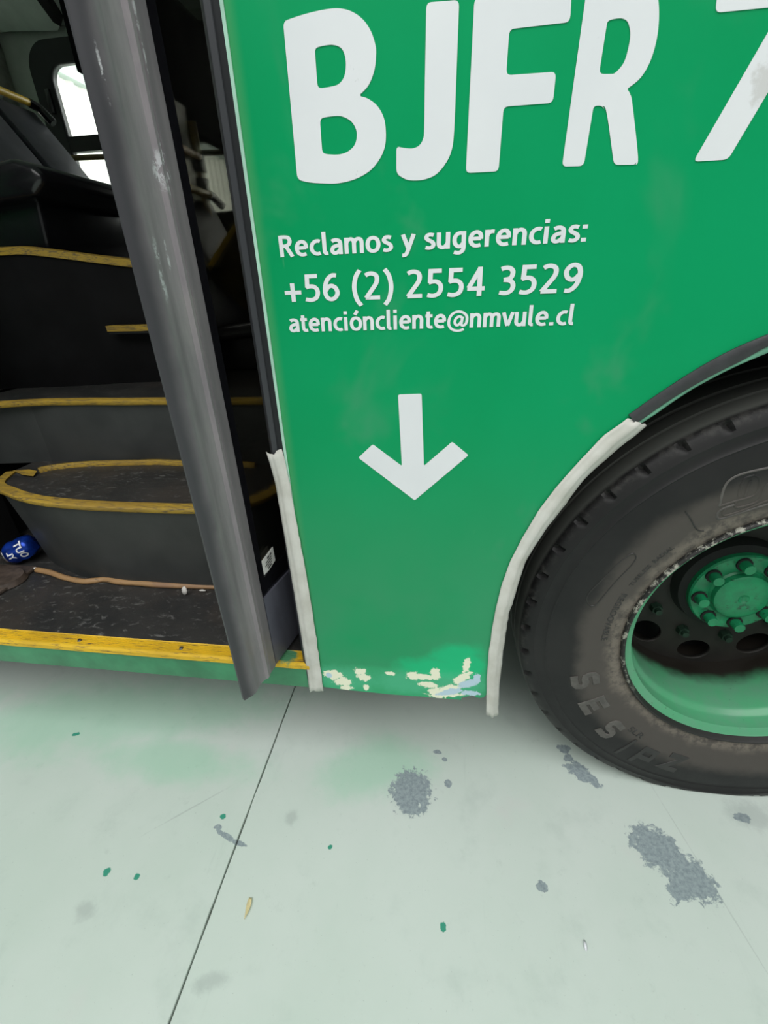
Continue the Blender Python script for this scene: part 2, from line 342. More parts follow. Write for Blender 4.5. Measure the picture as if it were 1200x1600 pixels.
M_STEP, M_RISER, M_TAPE = mat_step(), mat_riser(), mat_tape()
def mat_vinyl():
    t = NT('white_vinyl'); x, y, z = t.sep(); c = t.mix(t.ramp(t.noise(3, 3), .3, .7), (.735, .76, .785), (.80, .815, .835))
    c = t.mix(t.math('MULTIPLY', t.ramp(t.noise(75, 3, .6), .70, .77), .35), c, (.40, .42, .42))
    c = t.mix(t.math('MULTIPLY', t.blobs([(.455, 1.345, .022, .02, .3), (.47, 1.32, .012, .03, .2)], .9, 40, .4), .4), c, (.40, .38, .34)); return t.fin(c, .38, 0, .3)
M_VINYL = mat_vinyl()
M_YSILL = mat_yellow('yellow_sill_nosing', (.74, .46, .012), .56, [(-.25, .02, .024, .022, 0)])
M_YEL = mat_yellow('worn_yellow_edging', (.42, .27, .03), .52); M_TAN = mat_yellow('bare_tan_edging', (.34, .20, .085), .58); M_YRAIL = simple('yellow_rail', (.66, .42, .03), .4)
M_ORAIL = simple('orange_rail', (.60, .30, .06), .4)
M_SEAL = simple('black_door_rubber', (.022, .024, .027), .42, 0, .12, 12, .1, .45, (1, 1, .1)); M_SEAL2 = simple('charcoal_door_rubber', (.040, .043, .050), .40, 0, .1, 12, .1, .5, (1, 1, .1))
M_TRIM = simple('black_arch_rubber', (.038, .040, .043), .45, 0, .12, 40); M_MINT = simple('pale_green_edge', (.16, .42, .28), .4, 0, .1, 20); M_PALE = simple('pale_edge_strip', (.42, .68, .55), .35, 0, .08, 12)
M_BLACK = simple('black_paint', (.006, .006, .0065), .5, 0, .1, 20); M_MATTE = simple('matte_black_board', (.004, .004, .0045), .9, 0, .1, 20, 0, .04); M_DARK = simple('dark_underside', (.010, .0105, .010), .8, 0, .2, 8); M_SILL = simple('green_sill_paint', (.045, .25, .115), .42, 0, .14, 9)
M_GREYP = simple('blue_grey_door_panel', (.105, .108, .135), .36, 0, .16, 14, .1, None, (1, 1, .3)); M_FRIT = simple('black_glass_border', (.008, .008, .010), .12, 0, .1, 30)
M_PLAST = simple('dark_seat_plastic', (.040, .042, .052), .5, 0, .15, 9, .05, .25); M_PBLK = simple('black_moulded_plastic', (.010, .010, .012), .22, 0, .15, 9); M_BOX = simple('black_podium_covering', (.0055, .0055, .006), .7, 0, .2, 5, 0, .12)
M_CEIL = simple('grey_green_lining', (.72, .80, .73), .6, 0, .07, 5); M_WALLIN = simple('grey_wall_lining', (.42, .44, .40), .6, 0, .08, 5); M_STEEL = simple('scratched_steel', (.45, .44, .42), .35, 1, .1, 50)
M_GLASSD = mat_glass('tinted_door_glass', (.95, .94, .89)); M_GLASSW = mat_glass('window_glass', (.93, .96, .94))
M_SMOKE = mat_glass('smoked_partition', (.30, .30, .28), .2, .25); M_LABEL = simple('white_label', (.82, .82, .78), .5, 0, .02); M_INK = simple('dark_print', (.05, .05, .05), .6)
M_CLAD = simple('white_corrugated_cladding', (.84, .83, .78), .5, 0, .04, 3); M_BEAM = simple('grey_gutter', (.42, .47, .45), .6, 0, .06, 4)
M_BLUE = simple('blue_foil', (.010, .055, .42), .22, .55, .25, 30); M_TIN = simple('silver_tin', (.7, .7, .72), .3, 1, .05, 30); M_WHITE = simple('white_print', (.82, .84, .88), .4, 0, .03)
M_LEAF = simple('dry_yellow_leaf', (.72, .63, .34), .6, 0, .1, 90); M_SCRAP = simple('white_paper', (.72, .70, .66), .7, 0, .06, 60); M_RUST = simple('rusty_brown_metal', (.075, .055, .042), .6, 0, .25, 30, .2)
M_NUT = simple('dark_green_nut', (.008, .03, .016), .6, 0, .2, 40)
M_LETR = simple('raised_tyre_rubber', (.095, .087, .080), .5, 0, .15, 60); M_LETD = simple('dark_tyre_rubber', (.026, .025, .024), .5, 0, .1, 60)

# ================================================================== setting
floor = props(empty('floor'), 'pale mint grey painted concrete workshop floor with dark wet stains', None, None, 'structure')
def slab(x0, x1, edge_left):
    ys = [-7+i*.6 for i in range(10)]+[-1.2+.03*i for i in range(60)]+[.65+i*1.2 for i in range(14)]
    def wob(y, s): return .0012*noise.noise((y*14, s, 0))+.0012*noise.noise((y*50, s, 3))
    sx = -.3545+ .0035*0
    rows = []
    for y in ys:
        c = -.3525-.004*y
        if edge_left: e = c+.0019+wob(y, 1); rows.append([(e, y, -.012), (e, y, -.0012), (e+.0012, y, 0), (x1, y, 0)])
        else: e = c-.0019+wob(y, 5); rows.append([(x0, y, 0), (e-.0012, y, 0), (e, y, -.0012), (e, y, -.012)])
    return strip('slab', rows, M_FLOOR, floor, False)
slab(-9, 0, False); slab(0, 9, True)
mesh('joint_filler', [(-.40, -7, -.008), (-.31, -7, -.008), (-.31, 16, -.008), (-.42, 16, -.008)], [(0, 1, 2, 3)], simple('joint_dirt', (.075, .085, .07), .9), floor)
# corrugated hall wall far outside, seen through the bus windows
rows = []
for i in range(0, 240):
    y = 3.0+i*.05; k = i % 5; x = -5.0+(.045 if k in (1, 2) else 0.0)
    rows.append([(x, y, 0), (x, y, 3.62)])
wb = strip('wall_back', rows, M_CLAD, None, False); props(wb, 'bright white corrugated workshop wall seen through bus windows', None, None, 'structure')
g = box('trim_1', -5.1, -4.88, 3.0, 15.2, 3.62, 4.05, M_BEAM, None, .02); props(g, 'grey gutter beam along the top of the corrugated wall', None, None, 'structure')
for k in range(24):
    q = box('bolt', -4.885, -4.865, 3.3+k*.5, 3.34+k*.5, 3.68, 3.72, M_STEEL, g)

# ================================================================== the bus
BUS = empty('city_bus', (0, 1.2, 0))
props(BUS, 'green city bus with open folding door and taped wheel arch', 'bus')
def rrect(x0, x1, z0, z1, r, n=8):
    o = []
    for cx, cz, a in ((x1-r, z1-r, 0), (x0+r, z1-r, 90), (x0+r, z0+r, 180), (x1-r, z0+r, 270)):
        for k in range(n+1): t = math.radians(a+90*k/n); o.append((cx+r*math.cos(t), cz+r*math.sin(t)))
    return o
# ---- side panel with arch cut-out
TL = [(979.7, 654), (941.5, 681.6), (907.5, 717.7), (871.4, 758), (843.7, 794), (818, 836.7), (797, 877), (784, 913), (776, 945), (770, 975), (763.5, 1020), (760.5, 1060), (759.5, 1116)]
TR = [(1012, 664), (1000, 674), (960, 706), (916, 745), (899, 766.6), (877.7, 796.4), (856.5, 821.9), (833, 858), (820.4, 879), (811.9, 904.7), (803.4, 934.5), (794.8, 960), (786.8, 1012.5), (779.8, 1075.5), (778.7, 1117.5)]
N = 60
tl = resample([P(x, y, Y=-.003) for x, y in TL], N); tr = resample([P(x, y, Y=.004) for x, y in TR], N)
def polar(p): return math.atan2(p[2]-WZ, p[0]-WX) % (2*math.pi), math.hypot(p[0]-WX, p[2]-WZ)
TU = [(990, 643), (1040, 608), (1100, 570), (1140, 548), (1200, 522)]
TD = [(1005, 655), (1040, 630), (1100, 594), (1160, 564), (1200, 541)]
TM = [(1020, 647), (1080, 606), (1140, 574), (1200, 548)]
trim_u = [polar(P(x, y, Y=-.004)) for x, y in TU]; trim_d = [polar(P(x, y, Y=-.004)) for x, y in TD]; mint = [polar(P(x, y, Y=0.004)) for x, y in TM]
lowc = [polar(a.lerp(b, .5)) for a, b in zip(tl, tr)]
def interp(tab, a):
    tab = sorted(tab)
    if a <= tab[0][0]: return tab[0][1]
    for (a0, r0), (a1, r1) in zip(tab, tab[1:]):
        if a <= a1: return r0+(r1-r0)*(a-a0)/max(a1-a0, 1e-9)
    return tab[-1][1]
edge_tab = lowc[2:]+[(a, r) for a, r in trim_d]
A_END = lowc[-8][0]
arch = []
for i in range(121):
    a = A_END-(A_END-(-.26))*i/120
    arch.append((WX+interp(edge_tab, a)*math.cos(a), WZ+interp(edge_tab, a)*math.sin(a)))
bott = [(-.173, .314), (-.163, .313), (-.117, .310), (-.06, .3085), (-.003, .307), (.08, .3085), (.151, .309), (.158, .3075), (.159, .314), (.163, .3185), (.172, .3215), (.181, .326), (.187, .3255), (.192, .321), (.20, .320), (.208, .323)]
loop = [Vector(p) for p in bott if p[0] < arch[0][0]-.004]+[Vector(p) for p in arch]+[Vector((2.6, .32)), Vector((2.6, 1.74)), Vector((-.173, 1.74))]
panel = flat('side_panel', [loop], 0, .004, M_PANEL, BUS)
upw = flat('upper_side_panel', [[(-4, 1.742), (-1.42, 1.742), (-1.42, 2.24), (-.173, 2.24), (-.173, 1.742), (2.6, 1.742), (2.6, 3.0), (-4, 3.0)], rrect(-3.8, -1.6, 1.82, 2.55, .07), rrect(0.0, 2.4, 1.82, 2.55, .07)], 0, .02, M_PANEL, BUS)
for xa, xb in ((-3.84, -1.56), (-.04, 2.44)):
    q = flat('side_window', [rrect(xa-.0, xb, 1.78, 2.59, .1), rrect(xa+.07, xb-.07, 1.85, 2.52, .06)], -.004, .03, M_BLACK, BUS); box('pane', xa+.03, xb-.03, .012, .018, 1.81, 2.56, M_GLASSW, q)
flat('rear_side_panel', [[(-4, .31), (-1.42, .31), (-1.42, 1.74), (-4, 1.74)]], 0, .02, M_PANEL, BUS)
prism('pale_edge', [(-.1775, -.002, 2.2), (-.173, -.002, 2.2), (-.173, .006, 2.2), (-.1775, .006, 2.2)], (0, 0, -1.885), M_PALE, BUS)['label'] = 'thin pale green metal edge strip'
# ---- lettering: flat white vinyl
def q2(pts): return [tuple((lambda w: (w.x, w.z))(P(p[0], p[1], Y=0)))+((1,) if len(p) > 2 else ()) for p in pts]
def c1(L): return [(400+p[0]/4, p[1]/4)+tuple(p[2:]) for p in L]
B_out = c1([(171, 136, 1), (250, 108), (330, 84), (430, 62), (520, 55), (600, 75), (670, 125), (720, 200), (748, 290), (750, 360), (738, 450), (700, 540), (642, 600, 1), (700, 618), (760, 665), (800, 740), (812, 830), (805, 920), (770, 1000), (710, 1070), (620, 1120), (520, 1145), (430, 1147), (330, 1140), (260, 1122, 1)])
B_h1 = c1([(368, 302, 1), (420, 288), (480, 282), (530, 300), (555, 345), (563, 410), (552, 480), (520, 525), (470, 543), (386, 556, 1)])
B_h2 = c1([(400, 741, 1), (460, 730), (530, 727), (590, 755), (622, 800), (631, 850), (618, 905), (580, 945), (530, 965), (470, 967), (415, 960, 1)])
J_out = [(666.3, 4.5, 1), (717.5, .5, 1), (713.8, 100), (709.5, 205), (705, 237), (695, 257.5), (681, 273), (665, 280), (650, 282), (635, 280.5), (619.5, 272, 1), (619.5, 229, 1), (632.5, 231.5), (645, 232), (655, 227.5), (661, 217.5), (663, 200), (664, 125)]
F_out = [(741.2, -2, 1), (893.5, -20, 1), (890.5, 35, 1), (795.8, 46, 1), (790.8, 118, 1), (868.8, 112.5, 1), (863.8, 161, 1), (786.8, 167, 1), (778.8, 268, 1), (727.8, 270.5, 1)]
R_out = [(918, -27, 1), (980, -36), (1005, -33), (1021, -20), (1028, 0), (1029, 32.5), (1025, 65), (1015, 97.5), (1000, 122.5), (979.3, 139.5, 1), (984, 147), (988, 165), (996.5, 246), (992.5, 257.5, 1), (959, 258, 1), (948, 178), (941, 165.5, 1), (927.3, 165.5, 1), (911.8, 259.5, 1), (878, 260.5, 1)]
R_h = [(948.7, 33, 1), (960, 30), (972.5, 29.5), (981, 36), (984.5, 54), (981, 77.5), (974, 99), (961, 114), (952.5, 116), (935.7, 116, 1)]
S_out = [(1117, 20.5, 1), (1223, 10, 1), (1083, 252.8, 1), (1137, 249.5, 1), (1312, -45, 1), (1320, -74, 1), (1125, -46, 1)]
A_out = [(622, 616.5, 1), (658.8, 615, 1), (662.5, 727.8, 1), (706.5, 690, 1), (732, 711, 1), (648, 781.5, 1), (560, 715, 1), (582.5, 694, 1), (628, 728, 1)]
for loops in ([B_out, B_h1, B_h2], [J_out], [F_out], [R_out, R_h], [S_out]):
    flat('letter', [outline(q2(l), .0055) for l in loops], -.0009, .0009, M_VINYL, panel)
flat('arrow', [outline(q2(A_out), .003)], -.0009, .0009, M_VINYL, panel)
# stroke letters: centre lines on a cap-height-1 grid, '|' separates strokes, '.' prefix marks a straight polyline
def gl(adv, *st): return adv, st
GL = {
 'R': gl(.62, [(.09, 0), (.09, 1)], ['s', (.09, .925), (.28, .925), (.42, .88), (.47, .73), (.42, .59), (.28, .515), (.09, .51)], [(.28, .53), (.53, 0)]),
 'e': gl(.58, [(.10, .385), (.475, .385)], ['s', (.475, .355), (.47, .52), (.40, .64), (.29, .672), (.17, .61), (.095, .47), (.085, .34), (.12, .19), (.22, .09), (.34, .068), (.47, .10)]),
 'c': gl(.49, ['s', (.45, .64), (.36, .668), (.24, .64), (.13, .53), (.09, .37), (.12, .21), (.22, .10), (.34, .07), (.45, .10)]),
 'l': gl(.29, ['s', (.10, 1.06), (.10, .60), (.10, .20), (.12, .11), (.17, .072), (.24, .075)]),
 'a': gl(.55, ['s', (.09, .61), (.20, .662), (.32, .655), (.41, .59), (.435, .46), (.435, .25), (.435, 0)], ['s', (.43, .42), (.30, .41), (.15, .35), (.085, .22), (.11, .11), (.20, .068), (.32, .11), (.43, .24)]),
 'm': gl(.83, [(.09, 0), (.09, .74)], ['s', (.09, .48), (.15, .61), (.26, .668), (.36, .63), (.40, .52), (.40, .26), (.40, 0)], ['s', (.40, .48), (.46, .61), (.57, .668), (.67, .63), (.71, .52), (.71, .26), (.71, 0)]),
 'n': gl(.57, [(.09, 0), (.09, .74)], ['s', (.09, .47), (.16, .61), (.28, .668), (.39, .63), (.44, .51), (.44, .26), (.44, 0)]),
 'o': gl(.61, ['c', (.305, .672), (.15, .60), (.085, .37), (.15, .14), (.305, .068), (.46, .14), (.525, .37), (.46, .60)]),
 's': gl(.46, ['s', (.38, .635), (.27, .668), (.16, .65), (.10, .55), (.14, .46), (.25, .39), (.35, .31), (.375, .19), (.31, .10), (.20, .07), (.07, .10)]),
 'y': gl(.53, [(.055, .74), (.275, .07)], ['s', (.48, .74), (.37, .40), (.25, .02), (.19, -.13), (.12, -.20), (.02, -.205)]),
 'u': gl(.57, ['s', (.09, .74), (.09, .48), (.09, .24), (.13, .12), (.23, .07), (.34, .11), (.43, .25)], [(.44, .74), (.44, 0)]),
 'g': gl(.58, ['s', (.44, .63), (.33, .668), (.21, .64), (.12, .53), (.09, .37), (.12, .20), (.21, .09), (.32, .085), (.43, .22)], ['s', (.44, .74), (.44, .35), (.44, .02), (.40, -.13), (.29, -.205), (.18, -.20), (.08, -.17)]),
 'r': gl(.39, [(.09, 0), (.09, .74)], ['s', (.09, .45), (.14, .58), (.23, .655), (.36, .655)]),
 'i': gl(.255, [(.10, 0), (.10, .74)], [(.10, .88), (.10, 1.05)]), ':': gl(.26, [(.11, 0), (.11, .17)], [(.11, .56), (.11, .73)]), '.': gl(.26, [(.11, 0), (.11, .17)]),
 't': gl(.385, ['s', (.15, .90), (.15, .55), (.15, .22), (.18, .11), (.26, .07), (.36, .085)], [(.02, .67), (.35, .67)]),
 '\u00f3': gl(.61, ['c', (.305, .672), (.15, .60), (.085, .37), (.15, .14), (.305, .068), (.46, .14), (.525, .37), (.46, .60)], [(.27, .84), (.40, 1.06)]),
 'v': gl(.51, [(.05, .74), (.245, .04)], [(.46, .74), (.265, .04)]),
 '@': gl(1.0, ['s', (.78, -.07), (.62, -.14), (.45, -.15), (.25, -.08), (.11, .09), (.075, .32), (.13, .58), (.29, .78), (.50, .85), (.72, .79), (.88, .62), (.91, .42), (.87, .22), (.77, .12), (.68, .14), (.66, .24), (.71, .58)], ['s', (.69, .52), (.58, .59), (.46, .55), (.37, .42), (.36, .25), (.44, .14), (.55, .18), (.66, .34)]),
 '+': gl(.64, [(.04, .36), (.60, .36)], [(.32, .02), (.32, .70)]),
 '5': gl(.60, [(.50, .925), (.16, .925), (.145, .52)], ['s', (.10, .53), (.22, .565), (.36, .55), (.46, .45), (.48, .31), (.43, .16), (.31, .08), (.19, .068), (.06, .10)]),
 '6': gl(.61, ['s', (.49, .915), (.37, .925), (.25, .85), (.15, .69), (.10, .47), (.10, .29), (.16, .13), (.29, .068), (.42, .13), (.50, .29), (.45, .47), (.36, .545)], ['s', (.38, .54), (.30, .555), (.20, .51), (.115, .38)]),
 '2': gl(.60, ['s', (.08, .87), (.19, .925), (.31, .925), (.42, .86), (.45, .72), (.41, .57), (.29, .38), (.08, .07)], [(.06, .078), (.53, .078)]),
 '(': gl(.37, ['s', (.31, 1.06), (.19, .87), (.13, .65), (.11, .42), (.14, .18), (.20, -.02), (.32, -.20)]), ')': gl(.37, ['s', (.06, 1.06), (.18, .87), (.24, .65), (.26, .42), (.23, .18), (.17, -.02), (.05, -.20)]),
 '4': gl(.60, [(.40, 0), (.40, 1.0)], [(.40, .95), (.07, .29)], [(.03, .265), (.56, .265)]),
 '3': gl(.58, ['s', (.09, .89), (.21, .928), (.34, .91), (.43, .81), (.42, .65), (.34, .56), (.18, .525)], ['s', (.18, .525), (.35, .50), (.45, .41), (.47, .27), (.41, .14), (.27, .07), (.07, .095)]), ' ': gl(.27)}
GL['9'] = (.61, tuple([q if isinstance(q, str) else (.61-q[0], 1-q[1]) for q in st] for st in GL['6'][1]))
def stroke_rows(st, w):
    kind = st[0] if isinstance(st[0], str) else None; pts = [Vector(p) for p in (st[1:] if kind else st)]
    if kind == 's': pts = catmull(pts, 5)
    if kind == 'c':
        q = [pts[-1]]+pts+[pts[0], pts[1]]; pts = catmull(q, 5)[5:-5]
    out = []; n = len(pts)
    for i, p in enumerate(pts):
        if kind == 'c' and i in (0, n-1): d0, d1 = (pts[-1]-pts[-2]).normalized(), (pts[1]-pts[0]).normalized()
        else: d0 = (p-pts[i-1]).normalized() if i else (pts[1]-p).normalized(); d1 = (pts[i+1]-p).normalized() if i < n-1 else d0
        m = (Vector((-d0.y, d0.x))+Vector((-d1.y, d1.x))).normalized(); k = w/2/max(.5, m.dot(Vector((-d0.y, d0.x))))
        out.append((p+m*k, p-m*k))
    return out
def stroke_text(s, w=.165):
    x = 0; quads = []; vs = []; k = 0
    for ch in s:
        adv, sts = GL[ch]
        for st in sts:
            rw = stroke_rows(st, w*(.78 if ch == '@' else 1.12 if ch in '.:' else 1)); b = len(vs)
            k = (k+1) % 9
            for l, r in rw: vs += [(l.x+x, l.y, k), (r.x+x, r.y, k)]
            quads += [(b+2*i, b+2*i+1, b+2*i+3, b+2*i+2) for i in range(len(rw)-1)]
        x += adv+.035
    return vs, quads
def line(s, pl, pr, cap_px, w=.165):
    vs, qs = stroke_text(s, w); x0 = min(v[0] for v in vs); x1 = max(v[0] for v in vs)
    a, b = P(*pl, Y=0), P(*pr, Y=0); t = P(pl[0], pl[1]-cap_px, Y=0); hz = t.z-a.z; u = b-a
    out = [Vector((a.x+u.x*(v[0]-x0)/(x1-x0), -.0005-.00006*v[2], a.z+u.z*(v[0]-x0)/(x1-x0)+v[1]*hz)) for v in vs]
    return mesh('lettering', out, qs, M_VINYL, panel)
line('Reclamos y sugerencias:', (438.5, 402), (915, 377.5), 33.5)
line('+56 (2) 2554 3529', (447, 473), (906, 457), 43, .145)
line('atenci\u00f3ncliente@nmvule.cl', (453, 519), (895, 507.5), 28.5)
# ---- arch trim
def band(name, inner, outer, y, th, mat, parent, a0, a1, n=70):
    rows = []
    for i in range(n+1):
        a = a0+(a1-a0)*i/n; c, s = math.cos(a), math.sin(a); ri, ro = inner(a), outer(a)
        rows.append([Vector((WX+ri*c, y+th, WZ+ri*s)), Vector((WX+ri*c, y, WZ+ri*s)), Vector((WX+(ri*.7+ro*.3)*c, y-.0025, WZ+(ri*.7+ro*.3)*s)), Vector((WX+(ri*.3+ro*.7)*c, y-.0025, WZ+(ri*.3+ro*.7)*s)), Vector((WX+ro*c, y, WZ+ro*s)), Vector((WX+ro*c, y+th, WZ+ro*s))])
    return strip(name, rows, mat, parent, True, 0, 40)
aT = trim_d[0][0]+.0
band('wheel_arch_trim', lambda a: interp(trim_d, a), lambda a: interp(trim_u, a)-.001, -.003, .003, M_TRIM, BUS, aT+.02, .1, 90)['label'] = 'black rubber wheel arch trim'
band('arch_flange', lambda a: interp(mint, a)-.002, lambda a: interp(trim_d, a)+.001, .002, .012, M_MINT, BUS, aT+.10, .1, 70)['label'] = 'thin mint green arch edge'
lathe('wheel_well', [(.70, .004), (.70, .95), (.0, .95)], M_DARK, BUS, 60, 30, None, -.25, math.pi+.25)
# ---- tape strips (stuck on, not part of the bus)
def tape(name, L, R, fold, label, tail):
    rows = []; n = len(L)
    for i, (a, b) in enumerate(zip(L, R)):
        w = .0009*noise.noise((i*.45, 1, 0)); a = a+Vector((w, 0, 0)); b = b+Vector((1.3*w+.0012*noise.noise((i*.9, 4, 2)), 0, .001*noise.noise((i*.7, 7, 1))))
        rw = []
        for k in range(7):
            t = k/6; p = a.lerp(b, t); y = -.0035-.0045*math.exp(-((t-.5)/.13)**2)-.0007*noise.noise((i*.5, k, 3))
            if t > .55: y += fold*((t-.55)/.45)
            rw.append(Vector((p.x, y, p.z)))
        rows.append(rw)
    for end, sgn in ((0, 1), (-1, -1)):
        d = (rows[0][3]-rows[1][3]).normalized() if end == 0 else (rows[-1][3]-rows[-2][3]).normalized()
        for k in range(7): rows[end][k] = rows[end][k]+d*tail[k % len(tail)]
    o = strip(name, rows, M_TAPE, None, True, .0008); props(o, label, 'tape', 'torn masking tape strips'); return o
tape('masking_tape', tl, tr, .008, 'curved strip of white masking tape along the wheel arch edge', [.001, .002, 0, .002, -.001, .001, -.002])
LL = [(417, 709), (429, 748), (444, 832), (462, 940), (480, 1048), (484, 1080)]; LR = [(441, 704), (450, 739), (462, 808), (480, 904), (495, 1000), (504, 1069), (505.5, 1078)]
tape('masking_tape', resample([P(x, y, Y=-.003) for x, y in LL], 46), resample([P(x, y, Y=-.003) for x, y in LR], 46), .0, 'straight strip of white masking tape down the door edge of the green panel', [.004, -.001, -.002, -.003, .002, .003, .003])
# ---- door jamb rubber
J0, J1 = .312, 2.2
def ext(name, pts, z0, z1, mat, parent, smooth=True, autos=35): return prism(name, [(x, y, z0) for x, y in pts], (0, 0, z1-z0), mat, parent, smooth, autos)
jamb = ext('door_seal', [(-.1775, -.002), (-.1775, .035), (-.196, .035), (-.196, .006), (-.190, .001), (-.185, .000)], J0, J1, M_SEAL, BUS)
jamb['label'] = 'black rubber door seal'
ext('seal_lip', [(-.190, .000), (-.186, .004), (-.190, .03), (-.204, .028), (-.207, .015), (-.204, .004), (-.198, -.001)], J0, J1, M_SEAL2, jamb)
# ---- sill and step well
box('sill', -1.42, -.17, .0, .05, .305, .378, M_SILL, BUS, .004)['label'] = 'green painted door sill'
nose = []
pr_ = [(0.0, .366), (-.004, .370), (-.004, .381), (.000, .3855)]
for k in range(6): y = .003+k*.0052; pr_ += [(y, .3862), (y+.0030, .3862), (y+.0038, .3848), (y+.0046, .3848)]
pr_ += [(.036, .3862), (.038, .384), (.038, .366)]
sn = prism('step_nosing', [(-1.42, y, z) for y, z in pr_], (1.245, 0, 0), M_YSILL, BUS); sn['label'] = 'ridged yellow step nosing'
for px, py in ((130, 995), (286, 1009)):
    p = P(px, py, Z=.386); bm = bmesh.new(); bmesh.ops.create_cone(bm, cap_ends=True, segments=12, radius1=.0055, radius2=.004, depth=.003, matrix=Matrix.Translation((p.x, .016, .3875))); bm_obj('screw', bm, M_STEEL, sn, True, 30)
box('step_floor', -1.42, -.16, .036, .62, .36, .3845, M_STEP, BUS)
def smooth_pts(px, Z): return catmull([P(x, y, Z=Z) for x, y in px], 6)
# platform 1: bowed
front = catmull([Vector(p) for p in [(-1.262, .425, .657), (-1.215, .335, .657), (-1.123, .287, .657), (-1.06, .263, .657), (-.98, .241, .657), (-.84, .225, .657), (-.70, .222, .657), (-.545, .226, .657), (-.45, .243, .657), (-.385, .28, .657), (-.345, .36, .657), (-.335, .46, .657)]], 5)
base = [Vector((p.x*.93-.045 if p.x < -.8 else p.x, p.y+.026, .383)) for p in front]
rows = [[a+Vector((0, .004, -.004)), a.lerp(b, .5)+Vector((0, .004, 0)), b] for a, b in zip(front, base)]
st1 = strip('step_riser', rows, M_RISER, BUS)
nf = len(front)
top1 = mesh('step_tread', [p for p in front]+[Vector((-.335, .62, .657)), Vector((-1.262, .62, .657))], [tuple(range(nf+2))], M_STEP, BUS)
YSEC = [(-.004, -.011), (.006, -.011), (.010, -.006), (.010, .002), (.006, .005), (-.022, .005), (-.022, .001), (-.004, .001)]
def wavy(path, amp, sd): return [p+Vector((0, amp*noise.noise((p.x*9, sd, 0)), amp*.6*noise.noise((p.x*7, sd, 4)))) for p in path]
def edging(name, path, mat, parent, sect=YSEC, amp=.004, sd=1): return sweep(name, wavy(path, amp, sd), sect, mat, parent, True, True, Vector((0, 0, 1)), True, 40)
edging('step_edging', front, M_YEL, top1, YSEC, .003, 2)['label'] = 'worn yellow edging around the curved step'
back1 = [P(x, y, Z=.657) for x, y in [(62, 738), (90, 732), (150, 727), (250, 725), (300, 727), (345, 728), (400, 730)]]
edging('rear_edging', catmull(back1, 5), M_YEL, top1, [(-.006, 0), (-.006, .014), (.006, .015), (.010, .006), (.010, 0)], .002, 5)
mesh('torn_end', [P(20, 735, Z=.664), P(45, 733, Z=.668), P(58, 736, Z=.666), P(52, 744, Z=.662), P(35, 742, Z=.662)], [(0, 1, 2, 3, 4)], M_YEL, top1)
tan = catmull([P(x, y, Z=.386) for x, y in [(57, 893), (80, 898), (100, 905), (130, 911), (150, 910), (165, 908), (185, 912), (215, 914), (250, 917), (330, 919), (420, 919)]], 5)
rows = []
for i, p in enumerate(tan):
    h = .012+.004*noise.noise((i*.12, 3, 0)); rows.append([p+Vector((0, -.004, 0)), p+Vector((0, -.005, h*.5)), p+Vector((0, .002, h)), p+Vector((0, .008, h*.9))])
strip('base_strip', rows, M_TAN, st1, True, .003)['label'] = 'loose wavy tan strip along the step base'
# step 2
mesh('second_riser', [(-1.42, .50, .655), (-1.20, .532, .655), (-.16, .54, .655), (-.16, .54, .855), (-1.20, .532, .855), (-1.42, .50, .855)], [(0, 1, 4, 5), (1, 2, 3, 4)], M_RISER, BUS)
s2 = catmull([Vector((-1.45, .45, .859)), Vector((-1.30, .484, .859)), Vector((-1.2, .510, .859)), Vector((-1.08, .532, .859)), Vector((-.86, .529, .859)), Vector((-.6, .536, .859)), Vector((-.16, .536, .859))], 6)
tr2 = mesh('second_tread', s2+[Vector((-.16, 1.3, .859)), Vector((-1.45, 1.3, .859))], [tuple(range(len(s2)+2))], M_STEP, BUS)
edging('step_edging', s2, M_YEL, tr2, YSEC, .003, 9)
# podium box (left) with curved face
ptop = catmull([P(-160, 399, Z=1.267), P(-80, 394, Z=1.267), P(0, 391.5, Z=1.267), P(40, 391, Z=1.267), P(100, 397, Z=1.267), P(150, 403.5, Z=1.267), P(207, 410, Z=1.267), P(240, 411, Z=1.267)], 6)
# keep the face near Y=.73: the edge falls gently as it runs back
ptop = catmull([Vector(p) for p in [P(-120, 397, Y=.70), P(0, 392, Y=.73), P(40, 391, Y=.745), P(100, 397.5, Y=.775), P(150, 404, Y=.80), P(207, 410.5, Y=.815), P(260, 412, Y=.82)]], 6)
pbot = [Vector((p.x, p.y+.005, .859)) for p in ptop]
pod = strip('seat_podium', [[Vector((b.x, 1.9, b.z)), b, b.lerp(a, .5)+Vector((0, -.004, 0)), a, Vector((a.x, 1.9, a.z))] for a, b in zip(ptop, pbot)], M_BOX, BUS, True, 0, 40)
edging('podium_edging', ptop, M_YEL, pod, [(-.004, -.014), (.008, -.012), (.010, .008), (-.02, .012)], .002, 4)
a, b = P(168, 512, Y=.765), P(318, 512, Y=.765)
sh = prism('upper_step', [(a.x, .765, a.z-.008), (b.x, .765, a.z-.008), (b.x, .80, a.z-.008), (a.x, .80, a.z-.008)], (0, 0, -.012), M_BLACK, BUS)
edging('upper_edging', [Vector((a.x, .765, a.z)), Vector(((a.x+b.x)/2, .765, a.z)), Vector((b.x, .765, a.z))], M_YEL, sh, [(-.004, -.012), (.006, -.012), (.008, .006), (-.03, .006)], .001, 4)
# stair side panel with yellow edge, seen through the door glass
sa, sb = P(310, 448, Y=1.15), P(382, 333, Y=1.45)
prism('stair_side', [sa, sb, Vector((sb.x, sb.y, .9)), Vector((sa.x, sa.y, .9))], (.03, 0, 0), simple('brown_stair_side', (.13, .095, .03), .6, 0, .3, 14), BUS)
tube('stair_edging', [sa, sa.lerp(sb, .5), sb], .012, M_YRAIL, BUS, 8)
